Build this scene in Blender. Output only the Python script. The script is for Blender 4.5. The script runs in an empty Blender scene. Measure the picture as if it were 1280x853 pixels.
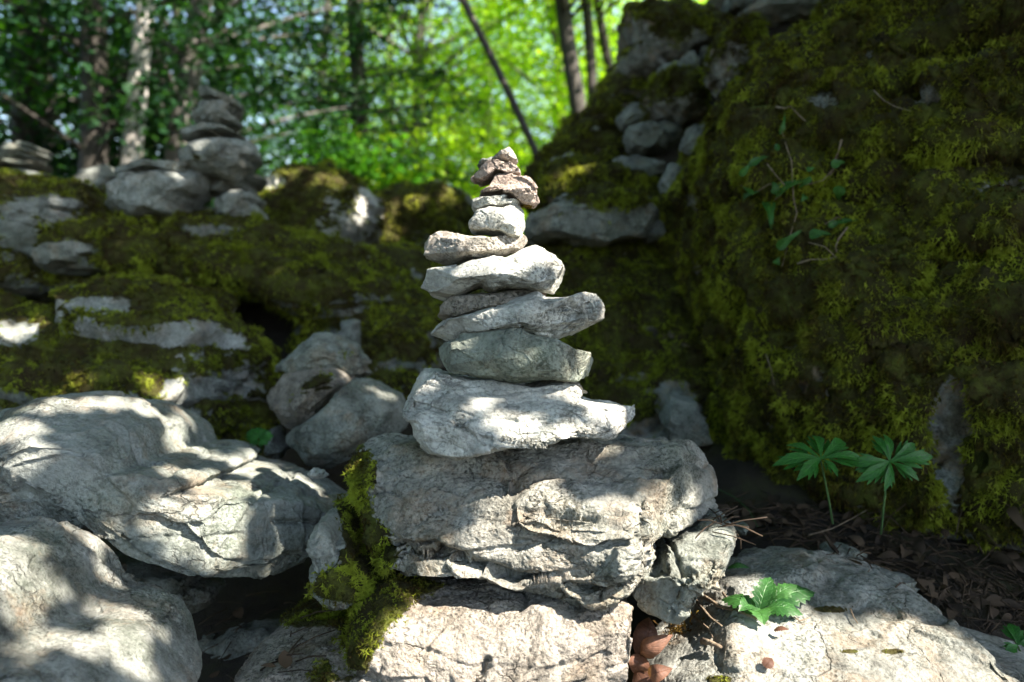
import bpy, bmesh, math, random
import numpy as np
from mathutils import Vector, Matrix

sc = bpy.context.scene
COL = sc.collection
PI = math.pi
# ------------------------------------------------------------------ camera frame
FPX = 995.0
PITCH = math.radians(5.5)
C0 = np.array([0.0, 0.0, 0.55])
RX = np.array([1.0, 0, 0])
FW = np.array([0, math.cos(PITCH), -math.sin(PITCH)])
UP = np.array([0, math.sin(PITCH), math.cos(PITCH)])
SUN = np.array([0.60, -0.26, 0.76]); SUN /= np.linalg.norm(SUN)


def P(px, py, d):
    return C0 + d * (FW + (px - 640) / FPX * RX + (426.5 - py) / FPX * UP)


def proj(V):
    q = V - C0
    w = np.maximum(q @ FW, 1e-3)
    return 640 + FPX * (q @ RX) / w, 426.5 - FPX * (q @ UP) / w


# ------------------------------------------------------------------ numpy noise
_r = np.random.RandomState(7)
LAT = _r.rand(64, 64, 64).astype(np.float32) * 2 - 1
LATF = LAT.ravel()
JIT = [_r.rand(64 * 64 * 64).astype(np.float32) for _ in range(6)]
ROT = np.array([[0.36, 0.48, -0.8], [-0.8, 0.60, 0.0], [0.48, 0.64, 0.60]])


def vnoise(p):
    i = np.floor(p).astype(np.int64)
    f = (p - i).astype(np.float32)
    f = f * f * f * (f * (f * 6 - 15) + 10)
    x0 = (i[:, 0] & 63) * 4096; x1 = ((i[:, 0] + 1) & 63) * 4096
    y0 = (i[:, 1] & 63) * 64; y1 = ((i[:, 1] + 1) & 63) * 64
    z0 = i[:, 2] & 63; z1 = (i[:, 2] + 1) & 63
    fx, fy, fz = f[:, 0], f[:, 1], f[:, 2]
    L = LATF
    a = L[x0 + y0 + z0]; a = a + (L[x1 + y0 + z0] - a) * fx
    b = L[x0 + y1 + z0]; b = b + (L[x1 + y1 + z0] - b) * fx
    c = L[x0 + y0 + z1]; c = c + (L[x1 + y0 + z1] - c) * fx
    d = L[x0 + y1 + z1]; d = d + (L[x1 + y1 + z1] - d) * fx
    a = a + (b - a) * fy
    c = c + (d - c) * fy
    return a + (c - a) * fz


def fbm(p, o=4, gain=0.5, ridged=False):
    s = np.zeros(len(p), np.float32); a = 1.0; t = 0
    for _ in range(o):
        n = vnoise(p)
        if ridged:
            n = 1 - 2 * np.abs(n) * 1.3
        s += a * n; t += a; a *= gain
        p = (p @ ROT) * 2.03 + 17.3
    return s / t


def chips(p, seed=0):
    """fractured look: each cell of a jittered lattice tilts its own way; returns (tilt, edge distance)"""
    p = p + seed * 3.7
    i = np.floor(p).astype(np.int64)
    n = len(p)
    best = np.full(n, 9.0); sec = np.full(n, 9.0); val = np.zeros(n)
    for dx in (-1, 0, 1):
        for dy in (-1, 0, 1):
            for dz in (-1, 0, 1):
                cx, cy, cz = i[:, 0] + dx, i[:, 1] + dy, i[:, 2] + dz
                h = (cx & 63) * 4096 + (cy & 63) * 64 + (cz & 63)
                c0 = cx + JIT[0][h]; c1 = cy + JIT[1][h]; c2 = cz + JIT[2][h]
                e0 = p[:, 0] - c0; e1 = p[:, 1] - c1; e2 = p[:, 2] - c2
                d = e0 * e0 + e1 * e1 + e2 * e2
                v = e0 * (JIT[3][h] - .5) + e1 * (JIT[4][h] - .5) + e2 * (JIT[5][h] - .5) + (JIT[3][h] - .5) * .35
                m = d < best
                sec = np.where(m, best, np.minimum(sec, d))
                val = np.where(m, v, val)
                best = np.where(m, d, best)
    return val, np.sqrt(sec) - np.sqrt(best)


def sstep(a, b, x):
    t = np.clip((x - a) / (b - a), 0, 1)
    return t * t * (3 - 2 * t)


# ------------------------------------------------------------------ mesh helpers
def mesh_np(name, V, faces, attrs=None, smooth=True):
    """faces: list of int arrays (n, k)"""
    me = bpy.data.meshes.new(name)
    V = np.asarray(V, np.float32)
    me.vertices.add(len(V)); me.vertices.foreach_set('co', V.ravel())
    idx = np.concatenate([f.ravel() for f in faces]).astype(np.int32)
    tot = np.concatenate([np.full(len(f), f.shape[1], np.int32) for f in faces])
    st = np.concatenate([[0], np.cumsum(tot)[:-1]]).astype(np.int32)
    me.loops.add(len(idx)); me.loops.foreach_set('vertex_index', idx)
    me.polygons.add(len(tot)); me.polygons.foreach_set('loop_start', st)
    me.polygons.foreach_set('loop_total', tot)
    me.polygons.foreach_set('use_smooth', np.full(len(tot), smooth, bool))
    me.update(calc_edges=True)
    for k, a in (attrs or {}).items():
        at = me.attributes.new(k, 'FLOAT', 'POINT'); at.data.foreach_set('value', np.asarray(a, np.float32))
    return me


def link(name, me, mat, parent=None, loc=None):
    o = bpy.data.objects.new(name, me); COL.objects.link(o)
    if me is not None and mat is not None and not me.materials:
        me.materials.append(mat)
    if loc is not None:
        o.location = loc
    if parent is not None:
        o.parent = parent
    return o


def tag(o, label=None, cat=None, group=None, kind=None):
    if label: o['label'] = label
    if cat: o['category'] = cat
    if group: o['group'] = group
    if kind: o['kind'] = kind
    return o


def empty(name, loc):
    o = bpy.data.objects.new(name, None); COL.objects.link(o); o.location = loc
    o.empty_display_size = 0.05
    return o


_sph = {}
def sphere(lvl):
    if lvl not in _sph:
        bm = bmesh.new(); bmesh.ops.create_icosphere(bm, subdivisions=lvl, radius=1.0)
        me = bpy.data.meshes.new('t'); bm.to_mesh(me); bm.free()
        v = np.empty(len(me.vertices) * 3, np.float32); me.vertices.foreach_get('co', v)
        f = np.empty(len(me.loops), np.int32); me.loops.foreach_get('vertex_index', f)
        v = v.reshape(-1, 3).astype(float)
        v /= np.linalg.norm(v, axis=1)[:, None]
        _sph[lvl] = (v, f.reshape(-1, 3).copy())
        bpy.data.meshes.remove(me)
    return _sph[lvl]


def normals(V, F):
    a, b, c = V[F[:, 0]], V[F[:, 1]], V[F[:, 2]]
    fn = np.cross(b - a, c - a)
    N = np.empty_like(V)
    for k in range(3):
        s = sum(np.bincount(F[:, j], weights=fn[:, k], minlength=len(V)) for j in range(3))
        N[:, k] = s
    N /= np.maximum(np.linalg.norm(N, axis=1), 1e-12)[:, None]
    return N, fn


def polar(poly, cx, cy, a, b):
    """outline radius as a function of angle around (cx, cy), in units scaled by a, b"""
    q = np.array([((x - cx) / a, (cy - y) / b) for x, y in poly])
    M = 1440
    th = np.linspace(-PI, PI, M, endpoint=False)
    R = np.zeros(M)
    for k in range(len(q)):
        p0, p1 = q[k], q[(k + 1) % len(q)]
        e = p1 - p0
        den = np.cos(th) * e[1] - np.sin(th) * e[0]
        den = np.where(np.abs(den) < 1e-9, 1e-9, den)
        t = (p0[0] * e[1] - p0[1] * e[0]) / den
        s = (p0[0] * np.sin(th) - p0[1] * np.cos(th)) / den
        ok = (t > 0) & (s >= -1e-6) & (s <= 1 + 1e-6)
        R = np.where(ok, np.maximum(R, t), R)
    R = np.where(R <= 0, np.median(R), R)
    k = np.hanning(15); k /= k.sum()
    R = np.convolve(np.concatenate([R[-8:], R, R[:8]]), k, 'same')[8:-8]
    return th, R


def dist_poly(px, py, pts):
    d = np.full(len(px), 1e9)
    for (x0, y0), (x1, y1) in zip(pts[:-1], pts[1:]):
        ex, ey = x1 - x0, y1 - y0
        L = ex * ex + ey * ey + 1e-9
        t = np.clip(((px - x0) * ex + (py - y0) * ey) / L, 0, 1)
        d = np.minimum(d, np.hypot(px - x0 - t * ex, py - y0 - t * ey))
    return d


CAMSIDE = -FW


def rock(name, label, cat, outline, D, T, Tb=None, lean=0.0, yaw=0.0, p=2.7, lvl=7, planes=(), nplanes=7, seed=1,
         rough=1.0, strata=0.3, sdir=(0.15, 0.0, 1.0), sfreq=None, cracks=(), mat=None, moss=None, group=None,
         kind=None, chip=1.0, center=None, bumps=(), facet=(.86, .97)):
    rs = np.random.RandomState(seed)
    xs = [q[0] for q in outline]; ys = [q[1] for q in outline]
    cx, cy = center or ((min(xs) + max(xs)) / 2, (min(ys) + max(ys)) / 2)
    a, b = (max(xs) - min(xs)) / 2, (max(ys) - min(ys)) / 2
    th, R = polar(outline, cx, cy, a, b)
    mpp = D / FPX
    Tb = T if Tb is None else Tb
    size = min(a * mpp, b * mpp, T)
    pl = list(planes)
    for _ in range(nplanes):
        ny = -rs.uniform(0.35, 1.0) if rs.rand() < .75 else rs.uniform(.4, 1)
        ang = rs.uniform(0, 2 * PI); h = math.sqrt(max(0, 1 - ny * ny))
        pl.append((h * math.cos(ang), ny, h * math.sin(ang), rs.uniform(.74, .93)))
    for _ in range(13):
        u3 = rs.normal(0, 1, 3); u3 /= np.linalg.norm(u3); u3[1] = -abs(u3[1]) if rs.rand() < .8 else u3[1]
        pl.append((u3[0], u3[1], u3[2], rs.uniform(*facet)))

    def shape(S, R):
        x, w, z = S[:, 0], S[:, 1], S[:, 2]
        t = np.arctan2(z, x)
        rho = np.hypot(x, z)
        Rt = np.interp(t, np.append(th, PI), np.append(R, R[0]))
        s = 1.0 / (rho ** p + np.abs(w) ** p) ** (1 / p)
        ct, st = x / np.maximum(rho, 1e-9), z / np.maximum(rho, 1e-9)
        rr = rho * s * Rt
        Q = np.stack([rr * ct * a * mpp, w * s * np.where(w < 0, T, Tb), rr * st * b * mpp], 1)   # right, depth, up
        for nx, ny, nz, dd in pl:
            n = np.array([nx, ny, nz]); n /= np.linalg.norm(n)
            e = Q @ n
            Q = Q - n * (np.maximum(e - e.max() * dd, 0) * .96)[:, None]
        Q[:, 1] += lean * Q[:, 2] + yaw * Q[:, 0]
        return Q

    # choose the rock's real size so that its rounded body has the outline it was measured with
    R0 = R.copy()
    S5 = sphere(5)[0]
    edges = np.linspace(-PI, PI, 97); mids = (edges[1:] + edges[:-1]) / 2
    for _ in range(4):
        Q = shape(S5, R)
        px, py = proj(P(cx, cy, D) + Q[:, :1] * RX + Q[:, 1:2] * FW + Q[:, 2:3] * UP)
        qx, qy = (px - cx) / a, (cy - py) / b
        tt = np.arctan2(qy, qx); rr_ = np.hypot(qx, qy)
        k = np.digitize(tt, edges) - 1
        got = np.zeros(96); np.maximum.at(got, np.clip(k, 0, 95), rr_)
        want = np.interp(mids, th, R0)
        rat = np.where(got > 0, want / np.maximum(got, 1e-6), 1)
        rat = np.clip(rat, .78, 1.15)
        kk = np.hanning(13); kk /= kk.sum(); rat = np.convolve(np.concatenate([rat[-6:], rat, rat[:6]]), kk, 'same')[6:-6]
        R = R * np.interp(th, np.concatenate([[mids[-1] - 2 * PI], mids, [mids[0] + 2 * PI]]), np.concatenate([rat[-1:], rat, rat[:1]]))
    S, F = sphere(lvl)
    Q = shape(S, R)
    N, _ = normals(Q, F)
    off = rs.rand(3) * 50
    # broad undulation and fractures
    f1 = 1.0 / size
    Q = Q + N * (fbm(Q * f1 * .9 + off, 4)[:, None] * size * .06 * rough)
    if chip > 0:
        wv = np.stack([fbm(Q * f1 * 1.4 + off + 5, 2), fbm(Q * f1 * 1.4 + off + 15, 2), fbm(Q * f1 * 1.4 + off + 25, 2)], 1)
        cv, ce = chips(Q * f1 * 1.1 * np.array([.7, 1, 1.2]) + off + wv * .35, seed)
        Q = Q + N * ((cv * sstep(0, .06, ce))[:, None] * size * .20 * chip)
        cv, ce = chips(Q * f1 * 3.1 * np.array([.7, 1, 1.2]) + off + wv * .5, seed + 3)
        Q = Q + N * (((cv * sstep(0, .10, ce)) * sstep(-.2, .2, fbm(Q * f1 * 1.2 + off + 9, 2)))[:, None] * size * .10 * chip)
    if strata > 0:
        sd = np.array(sdir, float); sd /= np.linalg.norm(sd)
        sf = sfreq or 3.2 / size
        h = (Q @ sd) * sf + fbm(Q * f1 * .8 + off + 3, 3) * 1.3
        saw = h - np.floor(h)
        led = sstep(0, .15, saw) * (1 - sstep(.8, 1, saw) * .5) + fbm(np.floor(h)[:, None] * np.ones(3) * 3.3 + off, 1) * .8
        Q = Q + N * ((led - .6)[:, None] * size * .075 * strata * (0.5 + sstep(-.2, .4, fbm(Q * f1 + off + 33, 2)))[:, None])
    N, _ = normals(Q, F)
    px = cx + Q[:, 0] / mpp; py = cy - Q[:, 2] / mpp
    front = sstep(-.1, .3, -N[:, 1] + N[:, 2] * .5)
    for pts, wd, dp in cracks:
        wob = fbm(Q * 24 + off, 3) * 4.5
        dd = dist_poly(px + wob, py + wob * .8, pts)
        Q = Q + N * (-np.exp(-(dd / wd) ** 2) * dp * front)[:, None]
    for bx, by, brx, bry, amt in bumps:
        g = np.exp(-((px - bx) / brx) ** 2 - ((py - by) / bry) ** 2)
        Q[:, 1] -= g * amt * front
    # fine relief
    fine = min(size * .03, .0035) * rough
    Q = Q + N * (fbm(Q * 70 + off, 4, .7)[:, None] * fine * 1.3 + fbm(Q * 24 + off, 3, .5)[:, None] * fine * 1.2)
    cen = P(cx, cy, D)
    V = cen + Q[:, :1] * RX + Q[:, 1:2] * FW + Q[:, 2:3] * UP
    F = F
    N, _ = normals(V, F)
    # icosphere winding survives the mapping (right, depth, up is right handed as x, y, z)
    mm = np.zeros(len(V), np.float32)
    if moss:
        px, py = proj(V)
        m = moss.get('base', 0) + moss.get('up', .8) * N[:, 2] + moss.get('var', 1.1) * fbm(V * moss.get('freq', 7) + off, 4)
        for sx, sy, srx, sry, amt in moss.get('spots', ()):
            g = np.exp(-((px - sx) / srx) ** 2 - ((py - sy) / sry) ** 2)
            m = m + g * amt
        m = m + moss.get('rag', .35) * fbm(V * 55 + off, 3)
        mm = sstep(-.05, .6, m)
        lump = .5 + .8 * fbm(V * 38 + off, 3) + 1.1 * fbm(V * 14 + off, 2)
        V = V + N * (mm * moss.get('thick', .010) * (0.5 + lump))[:, None]
        N, _ = normals(V, F)
    base = V[:, 2].min()
    loc = np.array([cen[0], V[:, 1].mean(), base])
    o = link(name, mesh_np(name, V - loc, [F], {'moss': mm}), mat or M['rock'], None, loc)
    tag(o, label, cat, group, kind)
    if moss:
        grow_moss(o, V, N, F, mm, loc, moss, seed)
    return o


def grow_moss(o, V, N, F, mm, loc, moss, seed):
    rs = np.random.RandomState(seed + 100)
    a, b, c = V[F[:, 0]], V[F[:, 1]], V[F[:, 2]]
    area = np.linalg.norm(np.cross(b - a, c - a), axis=1) / 2
    fm = mm[F].mean(1)
    fn = N[F[:, 0]]
    fc = (a + b + c) / 3
    tc = C0 - fc; tc /= np.linalg.norm(tc, axis=1)[:, None]
    px, py = proj(fc)
    vis = ((fn * tc).sum(1) > -.35) & (px > -160) & (px < 1440) & (py > -140) & (py < 990)
    clump = fbm(fc * 26 + 7, 3)
    wgt = area * fm * vis * (.38 + .62 * sstep(-.30, .12, clump))
    tot = wgt.sum()
    if tot <= 0:
        return
    n = int(min(moss.get('max', 200000), tot * moss.get('dens', 60000)))
    if n < 10:
        return
    cum = np.cumsum(wgt) / tot
    fi = np.searchsorted(cum, rs.rand(n)); fi = np.minimum(fi, len(F) - 1)
    r1 = np.sqrt(rs.rand(n)); r2 = rs.rand(n)
    pos = (1 - r1)[:, None] * V[F[fi, 0]] + (r1 * (1 - r2))[:, None] * V[F[fi, 1]] + (r1 * r2)[:, None] * V[F[fi, 2]]
    nn = N[F[fi, 0]]
    cush = sstep(-.28, .22, clump[fi])
    L = moss.get('len', .011) * rs.uniform(.5, 1.35, n) * (.62 + .55 * cush) * (.85 + .7 * vnoise(pos * 45))
    # clumps comb their fronds the same way
    comb = np.stack([vnoise(pos * 30 + 3), vnoise(pos * 30 + 53), vnoise(pos * 30 + 93)], 1)
    d = nn * .75 + rs.normal(0, .42, (n, 3)) + comb * .9 + np.array([0, 0, -moss.get('droop', .35)])
    d /= np.linalg.norm(d, axis=1)[:, None]
    sd = np.cross(d, rs.normal(0, 1, (n, 3))); sd /= np.maximum(np.linalg.norm(sd, axis=1), 1e-6)[:, None]
    W = (moss.get('wid', .0016) * rs.uniform(.6, 1.3, n))[:, None]
    L = L[:, None]
    pos = pos - nn * L * .15
    mid = pos + d * L * .5
    tip = pos + d * L + np.array([0, 0, -1]) * L * .22
    v = np.stack([pos - sd * W * .5, pos + sd * W * .5, mid - sd * W * .5, mid + sd * W * .5, tip,
                  mid + sd * L * .28 + d * L * .20, mid + d * L * .13,
                  mid - sd * L * .28 + d * L * .26], 1)
    k = np.arange(n)[:, None] * 8
    q = k + np.array([[0, 1, 3, 2]])
    t1 = k + np.array([[2, 3, 4]]); t2 = k + np.array([[3, 5, 6]]); t3 = k + np.array([[2, 6, 7]])
    rnd = np.repeat(np.clip(rs.rand(n) * .75 + cush * 1.15 - .55, -.4, 1.3), 8)
    tipa = np.tile([0, 0, .45, .45, 1, .9, .6, .9], n)
    me = mesh_np('moss', v.reshape(-1, 3) - loc, [q, t1, t2, t3], {'rnd': rnd, 'tip': tipa}, smooth=False)
    m = link('moss', me, moss.get('mat') or M['moss'], o)
    tag(m, kind='stuff')
    return m


def tube(pts, rad, seg=8, wob=0, seed=0):
    """numpy tube through points with per point radii -> V, F"""
    pts = np.array(pts, float); n = len(pts); rad = np.broadcast_to(rad, n)
    rs = np.random.RandomState(seed)
    V = []
    ref = np.array([0.31, 0.9, 0.2])
    for i in range(n):
        tdir = pts[min(i + 1, n - 1)] - pts[max(i - 1, 0)]; tdir /= max(np.linalg.norm(tdir), 1e-9)
        s = np.cross(tdir, ref); s /= max(np.linalg.norm(s), 1e-9); u = np.cross(s, tdir)
        an = np.arange(seg) / seg * 2 * PI
        r = rad[i] * (1 + (rs.uniform(-wob, wob, seg) if wob else 0))
        V.append(pts[i] + (np.cos(an) * r)[:, None] * s + (np.sin(an) * r)[:, None] * u)
    V.append(pts[:1] - 0); V.append(pts[-1:] + 0)
    V = np.concatenate(V)
    i = np.arange(n - 1)[:, None] * seg; j = np.arange(seg)[None]; j2 = (j + 1) % seg
    q = np.stack([i + j, i + j2, i + seg + j2, i + seg + j], -1).reshape(-1, 4)
    a, b = n * seg, n * seg + 1
    jj = np.arange(seg); jn = (jj + 1) % seg
    c1 = np.stack([np.full(seg, a), jn, jj], 1)
    c2 = np.stack([np.full(seg, b), (n - 1) * seg + jj, (n - 1) * seg + jn], 1)
    return V, q, np.concatenate([c1, c2])


class Bag:
    """collects tubes / sheets into one mesh"""
    def __init__(s): s.V = []; s.Q = []; s.T = []; s.n = 0; s.R = []; s.A = []; s.B = []
    def add(s, V, Q=None, T=None, rnd=0.0, lt=None, ls=None):
        V = np.asarray(V, float).reshape(-1, 3)
        s.A.append(np.zeros(len(V)) if lt is None else lt); s.B.append(np.ones(len(V)) if ls is None else ls)
        s.V.append(V)
        if Q is not None and len(Q): s.Q.append(np.asarray(Q) + s.n)
        if T is not None and len(T): s.T.append(np.asarray(T) + s.n)
        s.R.append(np.broadcast_to(np.asarray(rnd, float), len(V)) if np.ndim(rnd) <= 1 else rnd)
        s.n += len(V)
    def tube(s, pts, rad, seg=6, wob=0, seed=0, rnd=0.0):
        v, q, t = tube(pts, rad, seg, wob, seed); s.add(v, q, t, rnd)
    def build(s, name, mat, parent=None, loc=None, smooth=True, off=None):
        V = np.concatenate(s.V)
        if off is not None: V = V - off
        fs = []
        if s.Q: fs.append(np.concatenate(s.Q))
        if s.T: fs.append(np.concatenate(s.T))
        return link(name, mesh_np(name, V, fs, {'rnd': np.concatenate(s.R), 'lt': np.concatenate(s.A), 'ls': np.concatenate(s.B)}, smooth), mat, parent, loc)


# ------------------------------------------------------------------ materials
M = {}


def newmat(name):
    m = bpy.data.materials.new(name); m.use_nodes = True
    nt = m.node_tree; b = nt.nodes['Principled BSDF']
    return m, nt, b


def N_(nt, t, **kw):
    n = nt.nodes.new(t)
    for k, v in kw.items():
        if k in n.inputs: n.inputs[k].default_value = v
        else: setattr(n, k, v)
    return n


def noise(nt, vec, scale, detail=6, rough=.55, dist=0):
    n = N_(nt, 'ShaderNodeTexNoise'); n.inputs['Scale'].default_value = scale
    n.inputs['Detail'].default_value = detail; n.inputs['Roughness'].default_value = rough
    n.inputs['Distortion'].default_value = dist
    nt.links.new(vec, n.inputs['Vector']); return n.outputs['Fac']


def ramp(nt, fac, stops):
    r = N_(nt, 'ShaderNodeValToRGB'); e = r.color_ramp.elements
    while len(e) < len(stops): e.new(.5)
    for el, (p, c) in zip(e, stops):
        el.position = p; el.color = (*c, 1) if len(c) == 3 else c
    nt.links.new(fac, r.inputs['Fac']); return r.outputs['Color']


def mix(nt, fac, a, b, mode='MIX'):
    n = N_(nt, 'ShaderNodeMix', data_type='RGBA', blend_type=mode)
    for s, v in ((n.inputs[0], fac), (n.inputs[6], a), (n.inputs[7], b)):
        if isinstance(v, (float, int)): s.default_value = v
        elif isinstance(v, tuple): s.default_value = (*v, 1)
        else: nt.links.new(v, s)
    return n.outputs[2]


def math_(nt, op, a, b=0.0):
    n = N_(nt, 'ShaderNodeMath', operation=op)
    for s, v in ((n.inputs[0], a), (n.inputs[1], b)):
        if isinstance(v, (float, int)): s.default_value = v
        else: nt.links.new(v, s)
    return n.outputs[0]


def g(v): return (v, v, v)


def rock_mat(name, pale=(.52, .51, .47), mid=(.36, .36, .33), dark=(.17, .165, .15), warm=(.34, .24, .15), lichen=.5,
             warmth=.5, bump=1.0, sc_=1.0, stain=.5, grain=1.0):
    m, nt, b = newmat(name)
    tc = N_(nt, 'ShaderNodeTexCoord').outputs['Object']
    n1 = noise(nt, tc, 8 * sc_, 10, .68, .15)
    c = ramp(nt, n1, [(.30, dark), (.43, mid), (.54, pale), (.8, tuple(min(.72, x * 1.15) for x in pale))])
    # coarse grain: dark pits and pale grit
    gr = noise(nt, tc, 210 * sc_, 4, .7)
    gm = noise(nt, tc, 11 * sc_, 4, .6)
    gs = ramp(nt, gm, [(.38, g(.25 * grain)), (.62, g(min(1, .95 * grain)))])
    gd = ramp(nt, gr, [(.40, g(.28)), (.50, g(.95)), (.62, g(1.12))])
    c = mix(nt, gs, c, mix(nt, 1.0, c, gd, 'MULTIPLY'))
    # soft cloudy tone changes
    cl = noise(nt, tc, 34 * sc_, 7, .7)
    c = mix(nt, 1.0, c, ramp(nt, cl, [(.35, g(.62)), (.5, g(.95)), (.65, g(1.1))]), 'MULTIPLY')
    # warm earthy stains
    w = noise(nt, tc, 13 * sc_, 9, .72, .3)
    c = mix(nt, math_(nt, 'MULTIPLY', ramp(nt, w, [(.50, g(0)), (.62, g(1))]), warmth), c, warm)
    # dark crust lichen
    l = noise(nt, tc, 60 * sc_, 9, .8)
    l2 = noise(nt, tc, 6 * sc_, 4, .6)
    lm = math_(nt, 'MULTIPLY', ramp(nt, l, [(.48, g(0)), (.58, g(1))]), ramp(nt, l2, [(.45, g(0)), (.60, g(1))]))
    c = mix(nt, math_(nt, 'MULTIPLY', lm, lichen), c, (.06, .062, .052))
    # greenish algae film, its green also standing in for teal leaf-filtered shade
    ag = noise(nt, tc, 5 * sc_, 6, .65)
    c = mix(nt, math_(nt, 'MULTIPLY', ramp(nt, ag, [(.46, g(0)), (.66, g(1))]), stain * .45), c, (.14, .20, .13))
    # hairline fissures
    vo2 = N_(nt, 'ShaderNodeTexVoronoi', feature='DISTANCE_TO_EDGE'); vo2.inputs['Scale'].default_value = 9 * sc_
    wv = mix(nt, .12, tc, N_(nt, 'ShaderNodeTexNoise', Scale=7, Detail=6).outputs['Color'], 'ADD')
    nt.links.new(wv, vo2.inputs['Vector'])
    fis = ramp(nt, vo2.outputs['Distance'], [(.0, g(1)), (.018, g(0))])
    fis = math_(nt, 'MULTIPLY', fis, ramp(nt, noise(nt, tc, 12, 3), [(.46, g(0)), (.56, g(1))]))
    c = mix(nt, math_(nt, 'MULTIPLY', fis, .6), c, dark)
    at = N_(nt, 'ShaderNodeAttribute', attribute_name='moss').outputs['Fac']
    mn = noise(nt, tc, 60, 5, .7)
    mk = ramp(nt, math_(nt, 'ADD', at, math_(nt, 'MULTIPLY', math_(nt, 'SUBTRACT', mn, .5), .8)), [(.35, g(0)), (.6, g(1))])
    mc = ramp(nt, noise(nt, tc, 22, 6, .7), [(.35, (.026, .017, .006)), (.5, (.045, .042, .010)), (.7, (.10, .12, .016))])
    c = mix(nt, mk, c, mc)
    nt.links.new(c, b.inputs['Base Color'])
    b.inputs['Roughness'].default_value = .9
    b.inputs['Specular IOR Level'].default_value = .2
    h1 = noise(nt, tc, 80 * sc_, 8, .72)
    vo = N_(nt, 'ShaderNodeTexVoronoi', feature='F1'); vo.inputs['Scale'].default_value = 170 * sc_
    nt.links.new(tc, vo.inputs['Vector'])
    pit = ramp(nt, vo.outputs['Distance'], [(.08, g(0)), (.45, g(1))])
    h = math_(nt, 'ADD', math_(nt, 'MULTIPLY', h1, 1.3), math_(nt, 'ADD', math_(nt, 'MULTIPLY', gr, .9), math_(nt, 'MULTIPLY', math_(nt, 'MULTIPLY', pit, .55), gs)))
    h = math_(nt, 'SUBTRACT', h, math_(nt, 'MULTIPLY', fis, .8))
    bp = N_(nt, 'ShaderNodeBump'); bp.inputs['Strength'].default_value = min(1, .85 * bump); bp.inputs['Distance'].default_value = .0040 * bump / sc_
    nt.links.new(h, bp.inputs['Height']); nt.links.new(bp.outputs[0], b.inputs['Normal'])
    M[name] = m
    return m


def leaf_mat(name, c1, c2, trans=.5, tint=1.0, rough=.5, spec=.4, scale=3, brown=None, veins=False):
    m, nt, b = newmat(name)
    ob = N_(nt, 'ShaderNodeTexCoord').outputs['Object']
    rn = N_(nt, 'ShaderNodeAttribute', attribute_name='rnd').outputs['Fac']
    n = noise(nt, ob, scale, 3)
    f = math_(nt, 'ADD', math_(nt, 'MULTIPLY', rn, .7), math_(nt, 'MULTIPLY', n, .45))
    st = [(.2, c1), (.85, c2)]
    if brown: st.append((.99, brown))
    c = ramp(nt, f, st)
    if veins:
        lt = N_(nt, 'ShaderNodeAttribute', attribute_name='lt').outputs['Fac']
        ls = math_(nt, 'ABSOLUTE', N_(nt, 'ShaderNodeAttribute', attribute_name='ls').outputs['Fac'])
        mid = ramp(nt, ls, [(0, g(1)), (.07, g(0))])
        st_ = math_(nt, 'FRACT', math_(nt, 'SUBTRACT', math_(nt, 'MULTIPLY', lt, 7.0), math_(nt, 'MULTIPLY', ls, 1.6)))
        sv = ramp(nt, st_, [(0, g(.6)), (.10, g(0)), (.9, g(0)), (1, g(.6))])
        vn = math_(nt, 'MAXIMUM', mid, sv)
        c = mix(nt, math_(nt, 'MULTIPLY', vn, veins), c, tuple(min(1, x * 2.3 + .03) for x in c2))
        bl = ramp(nt, noise(nt, ob, 160, 5, .7), [(.35, g(.72)), (.6, g(1.08))])
        c = mix(nt, 1.0, c, bl, 'MULTIPLY')
        bpn = N_(nt, 'ShaderNodeBump'); bpn.inputs['Strength'].default_value = .6; bpn.inputs['Distance'].default_value = .001
        nt.links.new(math_(nt, 'SUBTRACT', noise(nt, ob, 90, 3), vn), bpn.inputs['Height']); nt.links.new(bpn.outputs[0], b.inputs['Normal'])
    nt.links.new(c, b.inputs['Base Color'])
    b.inputs['Roughness'].default_value = rough
    b.inputs['Specular IOR Level'].default_value = spec
    tr = N_(nt, 'ShaderNodeBsdfTranslucent')
    tcol = mix(nt, 1.0, c, (1.5 * tint, 1.5 * tint, .55 * tint), 'MULTIPLY')
    nt.links.new(tcol, tr.inputs['Color'])
    ms = N_(nt, 'ShaderNodeMixShader'); ms.inputs[0].default_value = trans
    nt.links.new(b.outputs[0], ms.inputs[1]); nt.links.new(tr.outputs[0], ms.inputs[2])
    nt.links.new(ms.outputs[0], nt.nodes['Material Output'].inputs['Surface'])
    M[name] = m
    return m


def moss_mat(name, br, lo, mid, hi):
    m, nt, b = newmat(name)
    ob = N_(nt, 'ShaderNodeTexCoord').outputs['Object']
    rn = N_(nt, 'ShaderNodeAttribute', attribute_name='rnd').outputs['Fac']
    tp = N_(nt, 'ShaderNodeAttribute', attribute_name='tip').outputs['Fac']
    n = noise(nt, ob, 9, 5, .6)
    f = math_(nt, 'ADD', math_(nt, 'MULTIPLY', math_(nt, 'SUBTRACT', n, .47), 2.7), math_(nt, 'MULTIPLY', rn, .48))
    f = math_(nt, 'ADD', f, math_(nt, 'MULTIPLY', tp, .30))
    c = ramp(nt, f, [(.0, br), (.28, lo), (.55, mid), (.95, hi)])
    nt.links.new(c, b.inputs['Base Color'])
    b.inputs['Roughness'].default_value = .75; b.inputs['Specular IOR Level'].default_value = .15
    tr = N_(nt, 'ShaderNodeBsdfTranslucent'); nt.links.new(c, tr.inputs['Color'])
    ms = N_(nt, 'ShaderNodeMixShader'); ms.inputs[0].default_value = .3
    nt.links.new(b.outputs[0], ms.inputs[1]); nt.links.new(tr.outputs[0], ms.inputs[2])
    nt.links.new(ms.outputs[0], nt.nodes['Material Output'].inputs['Surface'])
    M[name] = m
    return m


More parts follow.
